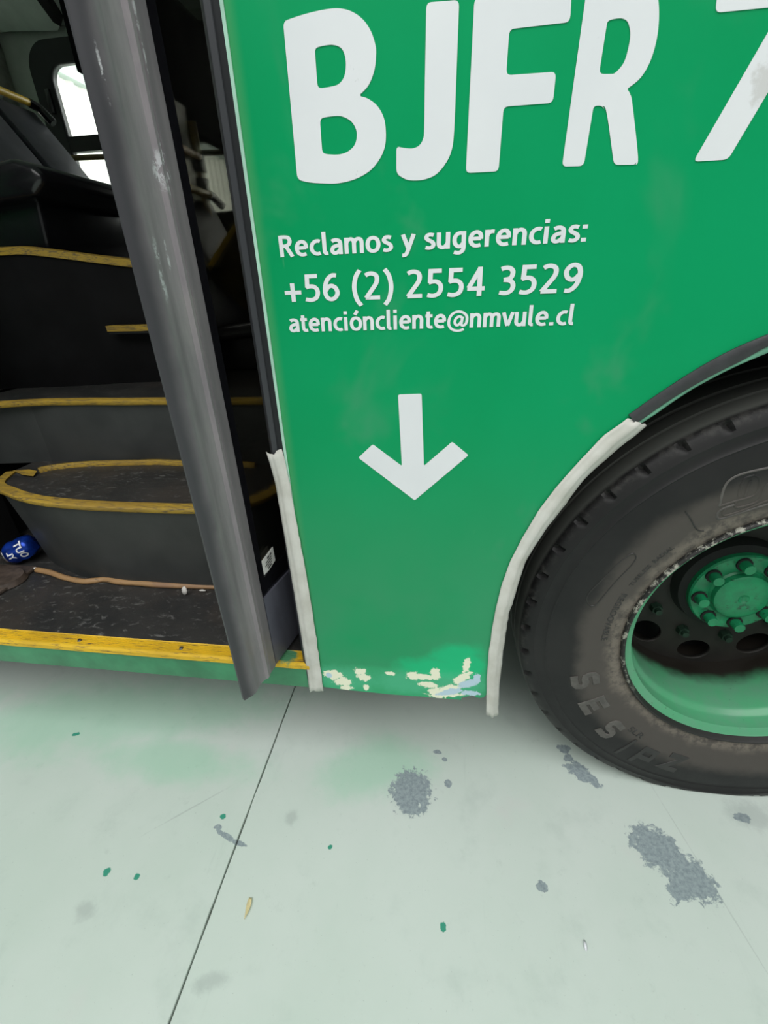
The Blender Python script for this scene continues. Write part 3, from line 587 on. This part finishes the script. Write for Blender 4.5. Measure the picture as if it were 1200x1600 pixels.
# well walls and body shell
box('well_side', -1.46, -1.42, .03, 1.2, .305, .859, M_BLACK, BUS); box('well_side', -.17, -.13, .036, 1.0, .305, .859, M_BLACK, BUS)
box('dark_door_post', -1.41, -1.37, .30, .46, .385, 2.2, M_BLACK, BUS)
box('interior_floor', -4, -1.42, .02, 2.42, .84, .859, M_STEP, BUS); box('interior_floor', -.13, 2.6, .90, 2.42, .84, .859, M_STEP, BUS); box('interior_floor', -1.42, -.13, 1.3, 2.42, .84, .858, M_STEP, BUS)
box('underbody', -4, -.165, .05, 2.42, .300, .352, M_DARK, BUS); box('underbody', -.165, .09, .012, 2.42, .318, .352, M_DARK, BUS); box('underbody', 1.49, 2.6, .012, 2.42, .318, .352, M_DARK, BUS); box('underbody', .09, 1.49, .96, 2.42, .318, .352, M_DARK, BUS)
box('reflection_blocker', .03, .06, .03, 2.39, .86, 2.65, M_BLACK, BUS)['label'] = 'black sheet added to darken the door glass reflection'  # unseen sheet, added only so the door glass reflects something dark
box('near_lining', -.12, 2.6, .006, .03, 1.22, 1.74, M_BLACK, BUS)
box('rear_end', -4.05, -4, 0, 2.46, .3, 3.0, M_WALLIN, BUS); box('front_end', 2.6, 2.65, 0, 2.46, .3, 3.0, M_WALLIN, BUS); box('roof', -4, 2.6, 0, 2.46, 2.98, 3.02, M_CEIL, BUS)
# far wall with the window opening
YF = 2.40; wx0, wx1, wz0, wz1 = -2.19, -.35, 1.50, 2.31
fwall = flat('far_wall', [[(-4, .3), (2.6, .3), (2.6, 2.99), (-4, 2.99)], rrect(wx0, wx1, wz0, wz1, .05), rrect(-3.9, -2.75, wz0, wz1, .08)], YF, .03, M_WALLIN, BUS)
win = flat('window', [rrect(-2.275, -.27, 1.42, 2.385, .13), rrect(-2.165, -.38, 1.56, 2.285, .075)], YF-.03, .05, M_BLACK, BUS); win['label'] = 'black rounded window frame'
box('transom', -2.17, -.37, YF-.028, YF+.015, 1.895, 1.968, M_BLACK, win); box('pane', -2.20, -.35, YF, YF+.006, 1.52, 2.30, M_GLASSW, win)
p = P(79, 159, Y=YF-.035); box('latch', p.x-.014, p.x+.014, YF-.045, YF-.02, p.z-.055, p.z+.055, M_PBLK, win, .004)
tube('window_rail', [P(90, 247.5, Y=2.28), P(180, 244.5, Y=2.28), P(420, 235, Y=2.28)], .014, simple('brown_rail', (.16, .10, .035), .4), BUS)
# ceiling cove with hatch
mesh('ceiling_cove', [(-4, 2.395, 2.44), (2.6, 2.395, 2.44), (2.6, 2.10, 2.66), (-4, 2.10, 2.66)], [(0, 1, 2, 3)], M_CEIL, BUS)
box('ceiling', -4, 2.6, .03, 2.12, 2.655, 2.67, M_CEIL, BUS)
CA = Vector((0, -.295, .22)).normalized(); CN = Vector((0, -.22, -.295)).normalized()
def cove(x, y):
    d = ray(x, y); o = Vector((0, 2.395, 2.44)); k = (o-CP).dot(CN)/d.dot(CN); return CP+d*k
hp = [cove(-60, -30), cove(-20, 34), cove(12, 41), cove(92, 40), cove(96, 31), cove(60, -8), cove(20, -50)]
prism('ceiling_hatch', [p+CN*.006 for p in hp], CN*.028, M_CEIL, BUS)
prism('ceiling_slot', [p+CN*.004 for p in [cove(60, -14), cove(86, 22), cove(98, 29), cove(99, 24), cove(75, -16)]], CN*.05, M_BLACK, BUS)
box('wall_pillar', -2.62, -2.42, 2.28, 2.40, .86, 2.6, simple('pale_pillar', (.33, .33, .30), .6), BUS, .02)
# seats
def seat(pos, top_l, label):
    s = empty('passenger_seat', pos, BUS); s['label'] = label; return s
def slabpoly(name, pts, y0, y1, mat, parent, bev=.015):
    n = len(pts); bm = bmesh.new(); A = [bm.verts.new((x, y0, z)) for x, z in pts]; B = [bm.verts.new((x, y1, z)) for x, z in pts]
    bm.faces.new(A); bm.faces.new(B[::-1])
    for i in range(n): bm.faces.new((A[i], A[(i+1) % n], B[(i+1) % n], B[i]))
    bmesh.ops.recalc_face_normals(bm, faces=bm.faces)
    if bev: bmesh.ops.bevel(bm, geom=bm.edges[:], offset=bev, segments=3, affect='EDGES', profile=.5)
    return bm_obj(name, bm, mat, parent, True, 40)
s1 = seat((-1.5, 1.2, 1.27), None, 'dark plastic double seat with yellow grab handle')
for y0, y1 in ((.90, 1.335), (1.36, 1.60)):
    slabpoly('backrest', [(-1.715, 1.86), (-1.745, 1.85), (-1.60, 1.50), (-1.52, 1.47), (-1.46, 1.49), (-1.50, 1.56), (-1.62, 1.73)], y0, y1, M_PLAST, s1, .012)
slabpoly('seat_pan', [(-1.62, 1.47), (-1.20, 1.52), (-1.13, 1.50), (-1.11, 1.46), (-1.16, 1.42), (-1.60, 1.39)], .78, 1.62, M_PBLK, s1, .02)
slabpoly('seat_base', [(-1.58, 1.40), (-1.20, 1.43), (-1.22, 1.262), (-1.58, 1.262)], .84, 1.58, M_PBLK, s1, .012)
hA, hB = P(-70, 105, Y=1.18), P(57, 165, Y=1.60); hB.z = hA.z = hB.z; hA.x = hB.x
tube('grab_handle', [Vector((hB.x, .80, hB.z)), Vector((hB.x, 1.2, hB.z)), Vector((hB.x, 1.565, hB.z))], .014, M_YRAIL, s1); sweep('handle_end', [Vector((hB.x, 1.56, hB.z)), Vector((hB.x+.01, 1.60, hB.z-.01)), Vector((hB.x+.05, 1.61, hB.z-.06))], circ(.017, 10), M_PBLK, s1)
s2_ = seat((-.95, 1.3, .86), None, 'lower dark double seat behind the door glass')
hz = 1.508
for y0, y1 in ((.95, 1.235), (1.25, 1.60)):
    slabpoly('backrest', [(-.975, hz-.015), (-1.0, hz-.025), (-.86, 1.02), (-.80, 1.0), (-.76, 1.02), (-.80, 1.10)], y0, y1, M_PLAST, s2_, .012)
slabpoly('seat_pan', [(-.88, 1.02), (-.50, 1.06), (-.47, 1.0), (-.88, .96)], .96, 1.59, M_PBLK, s2_, .02); slabpoly('seat_base', [(-.84, .98), (-.55, 1.0), (-.58, .86), (-.84, .86)], 1.02, 1.54, M_PBLK, s2_, .012)
tube('grab_handle', [Vector((-.93, .95, hz)), Vector((-.93, 1.25, hz)), Vector((-.93, 1.50, hz))], .014, M_YRAIL, s2_); tube('handle_end', [Vector((-.93, 1.49, hz)), Vector((-.93, 1.53, hz-.004)), Vector((-.92, 1.58, hz-.03))], .017, M_PBLK, s2_)
# partition with rails and pole, black board above
pt = empty('partition', (-.96, 1.2, .86), BUS)
box('partition_panel', -.972, -.966, .9, 1.49, 1.45, 1.80, M_SMOKE, pt); tube('upper_rail', [Vector((-.945, .9, 1.640)), Vector((-.945, 1.2, 1.640)), Vector((-.945, 1.49, 1.640))], .012, M_ORAIL, pt)
pp = P(314, 260, Y=1.52); pole = tube('pole', [Vector((-.965, 1.52, 1.40)), Vector((-.965, 1.52, 1.6)), Vector((-.965, 1.52, 1.76))], .017, M_YEL, pt, 12, Vector((0, 1, 0)))
for z in (1.622, 1.54): tube('pole_joint', [Vector((-.965, 1.52, z-.03)), Vector((-.965, 1.52, z)), Vector((-.965, 1.52, z+.03))], .027, M_PBLK, pole if False else pt, 12, Vector((0, 1, 0)))
box('overhead_board', -1.03, -.985, .95, 2.36, 1.745, 2.16, M_MATTE, BUS, .006)['label'] = 'black overhead board inside the bus'

# ---- door leaf (folded inward), seen nearly edge-on
def L2(s, t): q = DA+DD*s+DN*t; return (q.x, q.y)
def Lf(s, t, z): q = DA+DD*s+DN*t; return Vector((q.x, q.y, z))
door = empty('folding_door', (DA.x, DA.y, ZL), BUS); door['label'] = 'open folding door with worn grey rubber edge and dark glass'
prof = [(.118, -.002), (.118, .003), (.100, .0035), (.092, .0035), (.090, .0010), (.088, .0035), (.084, .007), (.078, .007), (.072, .0015), (.058, -.0015), (.044, .0), (.034, .002), (.026, .002), (.018, -.001), (.010, -.006), (.004, -.010), (.002, -.014), (.003, -.018), (.008, -.021), (.016, -.022), (.040, -.022), (.118, -.022)]
prof = [(q*KR, w) for q, w in prof]
rub = []
prof = [(q*KR, w) for q, w in prof]
for z, kk in ((ZL-.004, .6), (ZL-.002, .85), (ZL+.004, 1), (2.18, 1)):
    rub.append([Vector((*L2(s if kk == 1 else K/2+(s-K/2)*(.985+.015*kk), -.013+(t+.013)*kk), z)) for s, t in prof])
n = len(prof); vs = [v for r in rub for v in r]; fs = [tuple(range(n)), tuple(range(3*n, 4*n))]
for i in range(3):
    for j in range(n): fs.append((i*n+j, i*n+(j+1) % n, (i+1)*n+(j+1) % n, (i+1)*n+j))
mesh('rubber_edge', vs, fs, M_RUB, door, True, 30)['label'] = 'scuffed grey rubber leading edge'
def leafbox(name, s0, s1, t0, t1, z0, z1, mat): return prism(name, [(*L2(s0, t0), z0), (*L2(s1, t0), z0), (*L2(s1, t1), z0), (*L2(s0, t1), z0)], (0, 0, z1-z0), mat, door)
zb = leafhit(403.5, 949)[1]/2+leafhit(447, 895)[1]/2
leafbox('lower_panel', K-.002, .56, -.026, .0, ZL, zb, M_GREYP)['label'] = 'blue grey lower door panel'
leafbox('glass_pane', K+.016, .52, -.012, -.007, zb+.04, 2.12, M_GLASSD)
leafbox('glass_border', K-.002, K+.018, -.022, -.004, zb, 2.18, M_FRIT); leafbox('glass_border', K-.002, .56, -.020, -.005, zb, zb+.045, M_FRIT); leafbox('glass_border', .52, .56, -.022, -.004, zb, 2.18, M_FRIT); leafbox('glass_border', K-.002, .56, -.022, -.004, 2.10, 2.18, M_FRIT)
st = [leafhit(*q, t=-.003) for q in [(406.5, 883), (427.5, 854.5), (431.5, 875.5), (412.5, 905.5)]]
prism('sticker', [Lf(s, -.0062, z) for s, z in st], (DN.x*.0012, DN.y*.0012, 0), M_LABEL, door)['label'] = 'small white printed sticker'
def lerp4(u, v): return tuple(st[0][k]*(1-u)*(1-v)+st[1][k]*u*(1-v)+st[2][k]*u*v+st[3][k]*(1-u)*v for k in (0, 1))
for i, (u0, u1, v0, v1) in enumerate(((.15, .28, .72, .88), (.15, .28, .45, .65), (.35, .42, .25, .85), (.5, .57, .15, .85), (.66, .72, .3, .8), (.8, .9, .35, .75))):
    prism('print_line', [Lf(s, -.0048, z) for s, z in [lerp4(.2+u*.7, v) for u, v in ((v0, u0), (v1, u0), (v1, u1), (v0, u1))]], (DN.x*.0003, DN.y*.0003, 0), M_INK, door)
box('pivot_plate', -1.36, -1.16, .16, .30, .384, .396, M_RUST, BUS, .005)
bm = bmesh.new(); bmesh.ops.create_cone(bm, cap_ends=True, segments=28, radius1=.055, radius2=.048, depth=.016, matrix=Matrix.Translation((-1.20, .225, .395)))
bm_obj('pivot_foot', bm, M_RUST, BUS, True, 35)['label'] = 'rusty round door pivot foot'

# ---- rear wheel
wheel = empty('rear_wheel', (WX, .2, WZ), BUS); wheel['label'] = 'rear wheel with dusty black tyre and green rim'
SW = [(.300, .066), (.303, .056), (.312, .051), (.325, .049), (.350, .044), (.380, .040), (.410, .0385), (.440, .040), (.456, .042), (.459, .0405), (.463, .0435), (.478, .046), (.482, .0445), (.487, .0465), (.492, .0485), (.500, .0525), (.505, .056)]
TRD = [(.509, .062), (.513, .075), (.515, .098), (.5155, .105), (.504, .107), (.504, .113), (.5155, .115), (.517, .140), (.517, .152), (.505, .154), (.505, .162), (.517, .164), (.518, .19), (.517, .216), (.505, .218), (.505, .226), (.517, .228), (.5155, .27), (.513, .305), (.505, .325), (.45, .34), (.30, .32)]
def sw_y(r):
    for (r0, y0), (r1, y1) in zip(SW, SW[1:]):
        if r <= r1: return y0+(y1-y0)*(r-r0)/(r1-r0)
    return SW[-1][1]
NS = len(SW)
def tmod(v, a, r, y, i, j):
    k = i % 12
    if NS-2 <= j <= NS-1 and k in (0, 1): v = v+Vector((-math.cos(a)*.006, .011, -math.sin(a)*.006))*(.7 if j == NS-2 else 1)*(1 if k == 0 else .55)
    if v.z < .03: 
        f = (.03-v.z)/.055; v = Vector((v.x, v.y-(.010*f if y < .19 else -.010*f), v.z))
    if v.z < .0015: v = Vector((v.x, v.y, .0015))
    return v
lathe('tyre', SW+TRD, M_TYRE, wheel, 552, 32, tmod)
lathe('inner_tyre', [(.30, .40), (.44, .385), (.50, .40), (.515, .43), (.517, .55), (.505, .65), (.30, .64)], M_TYRE, wheel, 72, 40, lambda v, a, r, y, i, j: Vector((v.x, v.y, max(v.z, .0015))))
lathe('rim_flange', [(.303, .060), (.3025, .050), (.300, .0465), (.297, .0465), (.2945, .050), (.292, .060), (.290, .064)], M_FLANGE, wheel, 128)['label'] = 'scraped rim flange'
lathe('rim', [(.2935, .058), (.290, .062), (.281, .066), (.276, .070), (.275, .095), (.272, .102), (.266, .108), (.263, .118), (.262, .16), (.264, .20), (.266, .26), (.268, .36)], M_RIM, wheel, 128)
# disc with ten hand holes
NH = 10; segs = 160; bm = bmesh.new()
cu = bpy.data.curves.new('d', 'CURVE'); cu.dimensions = '2D'; cu.fill_mode = 'BOTH'; cu.extrude = .006
def circle2(cx, cy, rx, ry, rot, n):
    return [(cx+rx*math.cos(t)*math.cos(rot)-ry*math.sin(t)*math.sin(rot), cy+rx*math.cos(t)*math.sin(rot)+ry*math.sin(t)*math.cos(rot)) for t in [2*math.pi*i/n for i in range(n)]]
loops = [circle2(WX, WZ, .2665, .2665, 0, 120), circle2(WX, WZ, .095, .095, 0, 48)]
for k in range(NH):
    a = math.radians(-94+36*k); loops.append(circle2(WX+.224*math.cos(a), WZ+.224*math.sin(a), .032, .040, a, 28))
flat('wheel_disc', loops, .262, .012, simple('dusty_brown_disc', (.016, .0135, .011), .65, 0, .2, 12), wheel)['label'] = 'dusty brown wheel disc with hand holes'
lathe('disc_back', [(.30, .32), (.10, .36), (.02, .36)], M_BLACK, wheel, 48)
lathe('hub_barrel', [(.125, .262), (.118, .235), (.098, .225)], M_DARK, wheel, 64)
lathe('hub', [(.100, .262), (.103, .228), (.103, .216), (.100, .212), (.068, .211), (.064, .213), (.060, .209), (.058, .197), (.050, .192), (.030, .190), (.012, .191), (.006, .196), (.001, .197)], M_HUB, wheel, 72)['label'] = 'green hub cover'
def cyl_y(bm, x, z, y0, y1, r, n, r2=None):
    bmesh.ops.create_cone(bm, cap_ends=True, segments=n, radius1=r, radius2=r2 or r, depth=abs(y1-y0), matrix=Matrix.Translation((x, (y0+y1)/2, z)) @ Matrix.Rotation(math.pi/2, 4, 'X'))
for k in range(8):
    a = math.radians(10+45*k); x, z = WX+.083*math.cos(a), WZ+.083*math.sin(a)
    bm = bmesh.new(); cyl_y(bm, x, z, .213, .207, .0165, 20); bm_obj('hub_washer', bm, M_DARK, wheel, True, 30)
    bm = bmesh.new(); cyl_y(bm, x, z, .210, .186, .0125, 12, .0115); bm_obj('hub_bolt', bm, M_HUB, wheel, True, 30)
for k in range(10):
    a = math.radians(-76+36*k); x, z = WX+.1675*math.cos(a), WZ+.1675*math.sin(a)
    bm = bmesh.new(); cyl_y(bm, x, z, .264, .246, .015, 6, .013); cyl_y(bm, x, z, .248, .236, .008, 12); bm_obj('lug_nut', bm, M_NUT, wheel, True, 30)
p = P(1094, 1132, Y=.075); bm = bmesh.new(); bmesh.ops.create_uvsphere(bm, u_segments=12, v_segments=8, radius=.008, matrix=Matrix.Translation((p.x, .075, p.z+.004))); bm_obj('balance_weight', bm, M_RUST, wheel, True)
tube('axle', [Vector((WX, .3, WZ)), Vector((WX, 1.2, WZ)), Vector((WX, 2.1, WZ))], .09, M_DARK, BUS, 20)
far = lathe('far_tyre', [(.29, 2.36), (.44, 2.38), (.505, 2.34), (.515, 2.25), (.505, 1.80), (.30, 1.80)], M_TYRE, BUS, 72, 40, lambda v, a, r, y, i, j: Vector((v.x, v.y, max(v.z, .0015))))
# raised tyre lettering (tops towards the hub)
def tyre_text(s, a_mid, r_base, height, width_scale, raise_, mat, name, flip=False, bold=0, gap=None):
    cu = text_curve(s, bold, .5, 4); x0, x1, y0, y1 = text_bounds(cu); k = height/(y1-y0)
    def fn(v):
        u = (v.x-(x0+x1)/2)*k*width_scale; h = (v.y-y0)*k
        r = r_base-h if not flip else r_base+h
        a = a_mid+(u/r_base if not flip else -u/r_base)
        rr = raise_ if v.z > 0 else -.004
        return Vector((WX+r*math.cos(a), sw_y(r)-rr, WZ+r*math.sin(a)))
    return curve_mesh(name, cu, fn, mat, wheel)
def ang(px): q = P(*px, Y=.042); return math.atan2(q.z-WZ, q.x-WX), math.hypot(q.x-WX, q.z-WZ)
BLK = {'S': [[(.92, .82), (.36, .86), (.20, .80), (.14, .68), (.20, .56), (.36, .5), (.64, .5), (.80, .44), (.86, .32), (.80, .20), (.64, .14), (.08, .18)]], 'E': [[(.92, .84), (.15, .84), (.15, .16), (.92, .16)], [(.15, .5), (.80, .5)]], 'I': [[(.5, 1), (.5, 0)]],
       'P': [[(.15, 0), (.15, .85), (.86, .85), (.86, .42), (.15, .42)]], 'Z': [[(.08, .85), (.90, .85), (.12, .15), (.94, .15)]]}
def block(ch, px, hh, ww, raise_, mat):
    a0, rc = ang(px); vs = []; fs = []
    for st in BLK[ch]:
        fine = [Vector(st[0])]
        for p, q in zip(st, st[1:]):
            m = max(1, int((Vector(q)-Vector(p)).length*6)); fine += [Vector(p).lerp(Vector(q), k/m) for k in range(1, m+1)]
        rw = stroke_rows(fine, .27); b = len(vs)
        for l, r in rw:
            for (p, up) in ((l, 0), (l.lerp(r, .08), 1), (l.lerp(r, .92), 1), (r, 0)):
                rr = rc+hh*(.5-p.y); aa = a0+(p.x-.5)*ww/rc
                vs.append(Vector((WX+rr*math.cos(aa), sw_y(rr)-(raise_ if up else -.001), WZ+rr*math.sin(aa))))
        fs += [(b+4*i+j, b+4*i+j+1, b+4*i+j+5, b+4*i+j+4) for i in range(len(rw)-1) for j in range(3)]
        e = b+4*(len(rw)-1); fs += [(b, b+1, b+2, b+3), (e, e+1, e+2, e+3)]
    return mesh('raised_letter', vs, fs, mat, wheel)
for ch, px, m in (('S', (914, 1062), M_LETR), ('E', (928, 1101), M_LETR), ('S', (953, 1138), M_LETR), ('I', (977, 1165), M_LETD), ('P', (1006, 1180), M_LETD), ('Z', (1050, 1190), M_LETD)):
    block(ch, px, .066, .044 if ch != 'I' else .03, .0018 if m is M_LETR else .0012, m)
a, r = ang((990, 1143)); tyre_text('SLR', a+.02, .372, .016, 1.3, .001, M_LETD, 'raised_letter')
a, r = ang((957, 967)); tyre_text('REGROOVABLE', a, .347, .013, 1.0, .0008, M_LETD, 'raised_letter')
a, r = ang((1015, 885)); tyre_text('TUBELESS  RADIAL', a, .337, .009, 1.0, .0008, M_LETD, 'raised_letter', True)
# moulded outlines: long rounded slot and looping emblem
def groove(pxs, w, mat, name, cl=False, hgt=.0014):
    pts = [Vector(p).to_3d() for p in catmull([Vector(p) for p in pxs], 5)]
    if cl: pts.append(pts[0])
    rows = []
    W3 = []
    for p in pts:
        q = P(p.x, p.y, Y=.041); r = math.hypot(q.x-WX, q.z-WZ); W3.append(Vector((q.x, sw_y(min(r, .5)), q.z)))
    for i, q in enumerate(W3):
        t = (W3[min(i+1, len(W3)-1)]-W3[max(i-1, 0)]); t.y = 0; t.normalize(); s = Vector((-t.z, 0, t.x))
        rows.append([q-s*w, q-s*w*.4+Vector((0, -hgt, 0)), q+s*w*.4+Vector((0, -hgt, 0)), q+s*w])
    return strip(name, rows, mat, wheel, True)
E1 = [(1124, 791), (1128, 770), (1134, 755), (1146, 745), (1165, 738), (1195, 731), (1215, 728)]
E2 = [(1124, 791), (1150, 783), (1175, 776), (1183, 768), (1186, 755), (1185, 745), (1177, 741)]
E3 = [(1153, 776), (1157, 757), (1164, 746), (1178, 742)]; E4 = [(1163, 776), (1168, 760), (1172, 750)]
E5 = [(1150, 783), (1150, 793), (1160, 793), (1180, 787), (1190, 778), (1194, 764), (1200, 755), (1215, 750)]
E6 = [(1150, 789), (1133, 794), (1123, 801), (1122, 809), (1130, 812), (1160, 803), (1215, 786)]
E7 = [(1146, 790), (1133, 797), (1131, 805), (1139, 806), (1165, 798), (1215, 778)]
for e in (E1, E2, E3, E4, E5, E6, E7): groove(e, .0022, M_LETR if e in (E1, E6) else M_TYRE, 'raised_emblem')
groove([(1070, 798), (1079, 811), (1088, 826), (1094, 831), (1102, 832)], .0012, M_LETD, 'raised_mark')
SL = [(920, 944), (916, 936), (920, 925), (940, 905), (965, 880), (980, 868), (988, 864), (993, 868), (992, 875), (984, 886), (965, 905), (945, 928), (932, 943), (924, 946), (920, 944)]
groove(SL, .0011, M_LETD, 'raised_slot')

# ================================================================== loose things
# crushed blue can at the end of the curved step
can = empty('crushed_can', (-1.235, .335, .386)); props(can, 'crushed blue drink can lying on the dark step floor beside curved step', 'can')
bm = bmesh.new(); rows = []; nseg = 28
cx = Vector((-1.232, .335, .432)); ax = Vector((.78, .35, .30)).normalized(); s_ = ax.cross(Vector((0, 0, 1))).normalized(); u_ = s_.cross(ax)
def canp(l, a, r):
    q = 1+.22*noise.noise((math.cos(a)*1.6, math.sin(a)*1.6, l*18))
    return cx+ax*l+(s_*math.cos(a)*r*1.05+u_*math.sin(a)*r*.92)*q
PR = [(-.046, .0), (-.046, .022), (-.043, .026), (-.036, .033), (-.02, .037), (-.005, .034), (.01, .038), (.026, .036), (.036, .031), (.042, .024), (.043, 0)]
rows = [[canp(l, 2*math.pi*i/nseg, max(r, .0005)) for l, r in PR] for i in range(nseg+1)]
strip('can_body', rows, M_BLUE, can, True, 0, 40)
strip('can_rim', [[canp(l, 2*math.pi*i/nseg, r) for l, r in [(-.043, .0265), (-.048, .027), (-.049, .024), (-.046, .021)]] for i in range(nseg+1)], M_TIN, can)['label'] = 'silver can rim'
def can_mark(s, a0, l0, h, w):
    cu = text_curve(s, .03, 0, 3); x0, x1, y0, y1 = text_bounds(cu)
    def fn(v): return canp(l0+(v.y-y0)/(y1-y0)*h, a0+(v.x-x0)/(x1-x0)*w, .0395)
    return curve_mesh('lettering', cu, fn, M_WHITE, can)
va = math.atan2((CP-cx).dot(u_), (CP-cx).dot(s_))
can_mark('OUT', va-.9, .004, .024, 1.7); can_mark('YL', va-.6, -.026, .018, .9)
# paper scraps on the step
def scrap(px, Z, rx, ry, label, h=.01, mat=M_SCRAP, name='paper_scrap', cat='scrap', vert=False):
    c = P(*px, Z=Z); k = 9; vs = []; 
    for i in range(k):
        a = 2*math.pi*i/k; rr = 1+.25*noise.noise((i*1.3, px[0], 0)); x, y = rx*math.cos(a)*rr, ry*math.sin(a)*rr
        vs.append(Vector((c.x+x, c.y+(y*.3 if vert else y), Z+.002+(y+ry if vert else h*.4*(1+noise.noise((i*.9, px[1], 2)))))))
    m = sum(vs, Vector())/k+Vector((0, 0, .003)); vs.append(m)
    o = mesh(name, vs, [(i, (i+1) % k, k) for i in range(k)], mat, None, True); md = o.modifiers.new('t', 'SOLIDIFY'); md.thickness = .0008
    props(o, label, cat); return o
scrap((290, 929), .386, .008, .012, 'small white paper scrap hanging at the tan step strip', vert=True); scrap((317, 925), .386, .011, .004, 'flat grey-white paper scrap lying under the tan step strip')
scrap((57, 890), .388, .009, .006, 'small white scrap at the left end of the tan step strip')
# dry leaf and a paint fleck on the floor
lc = P(387, 1419, Z=0); vs = []; rows = []
for i in range(9):
    t = i/8; w = .006*math.sin(math.pi*min(1, t*.9+.12))**.8*(1-t*.55); y = .017-.036*t; x = .002*math.sin(t*2.2)
    rows.append([Vector((lc.x+x-w, lc.y+y, .004)), Vector((lc.x+x, lc.y+y, .0015)), Vector((lc.x+x+w, lc.y+y, .0045))])
o = strip('dry_leaf', rows, M_LEAF, None, True, .0006); props(o, 'small dry yellow leaf on the floor beside the joint', 'leaf')
o = scrap((914, 1478), 0, .0035, .009, 'tiny white paint chip on the grey floor', .002, M_WHITE, 'paint_chip', 'chip')
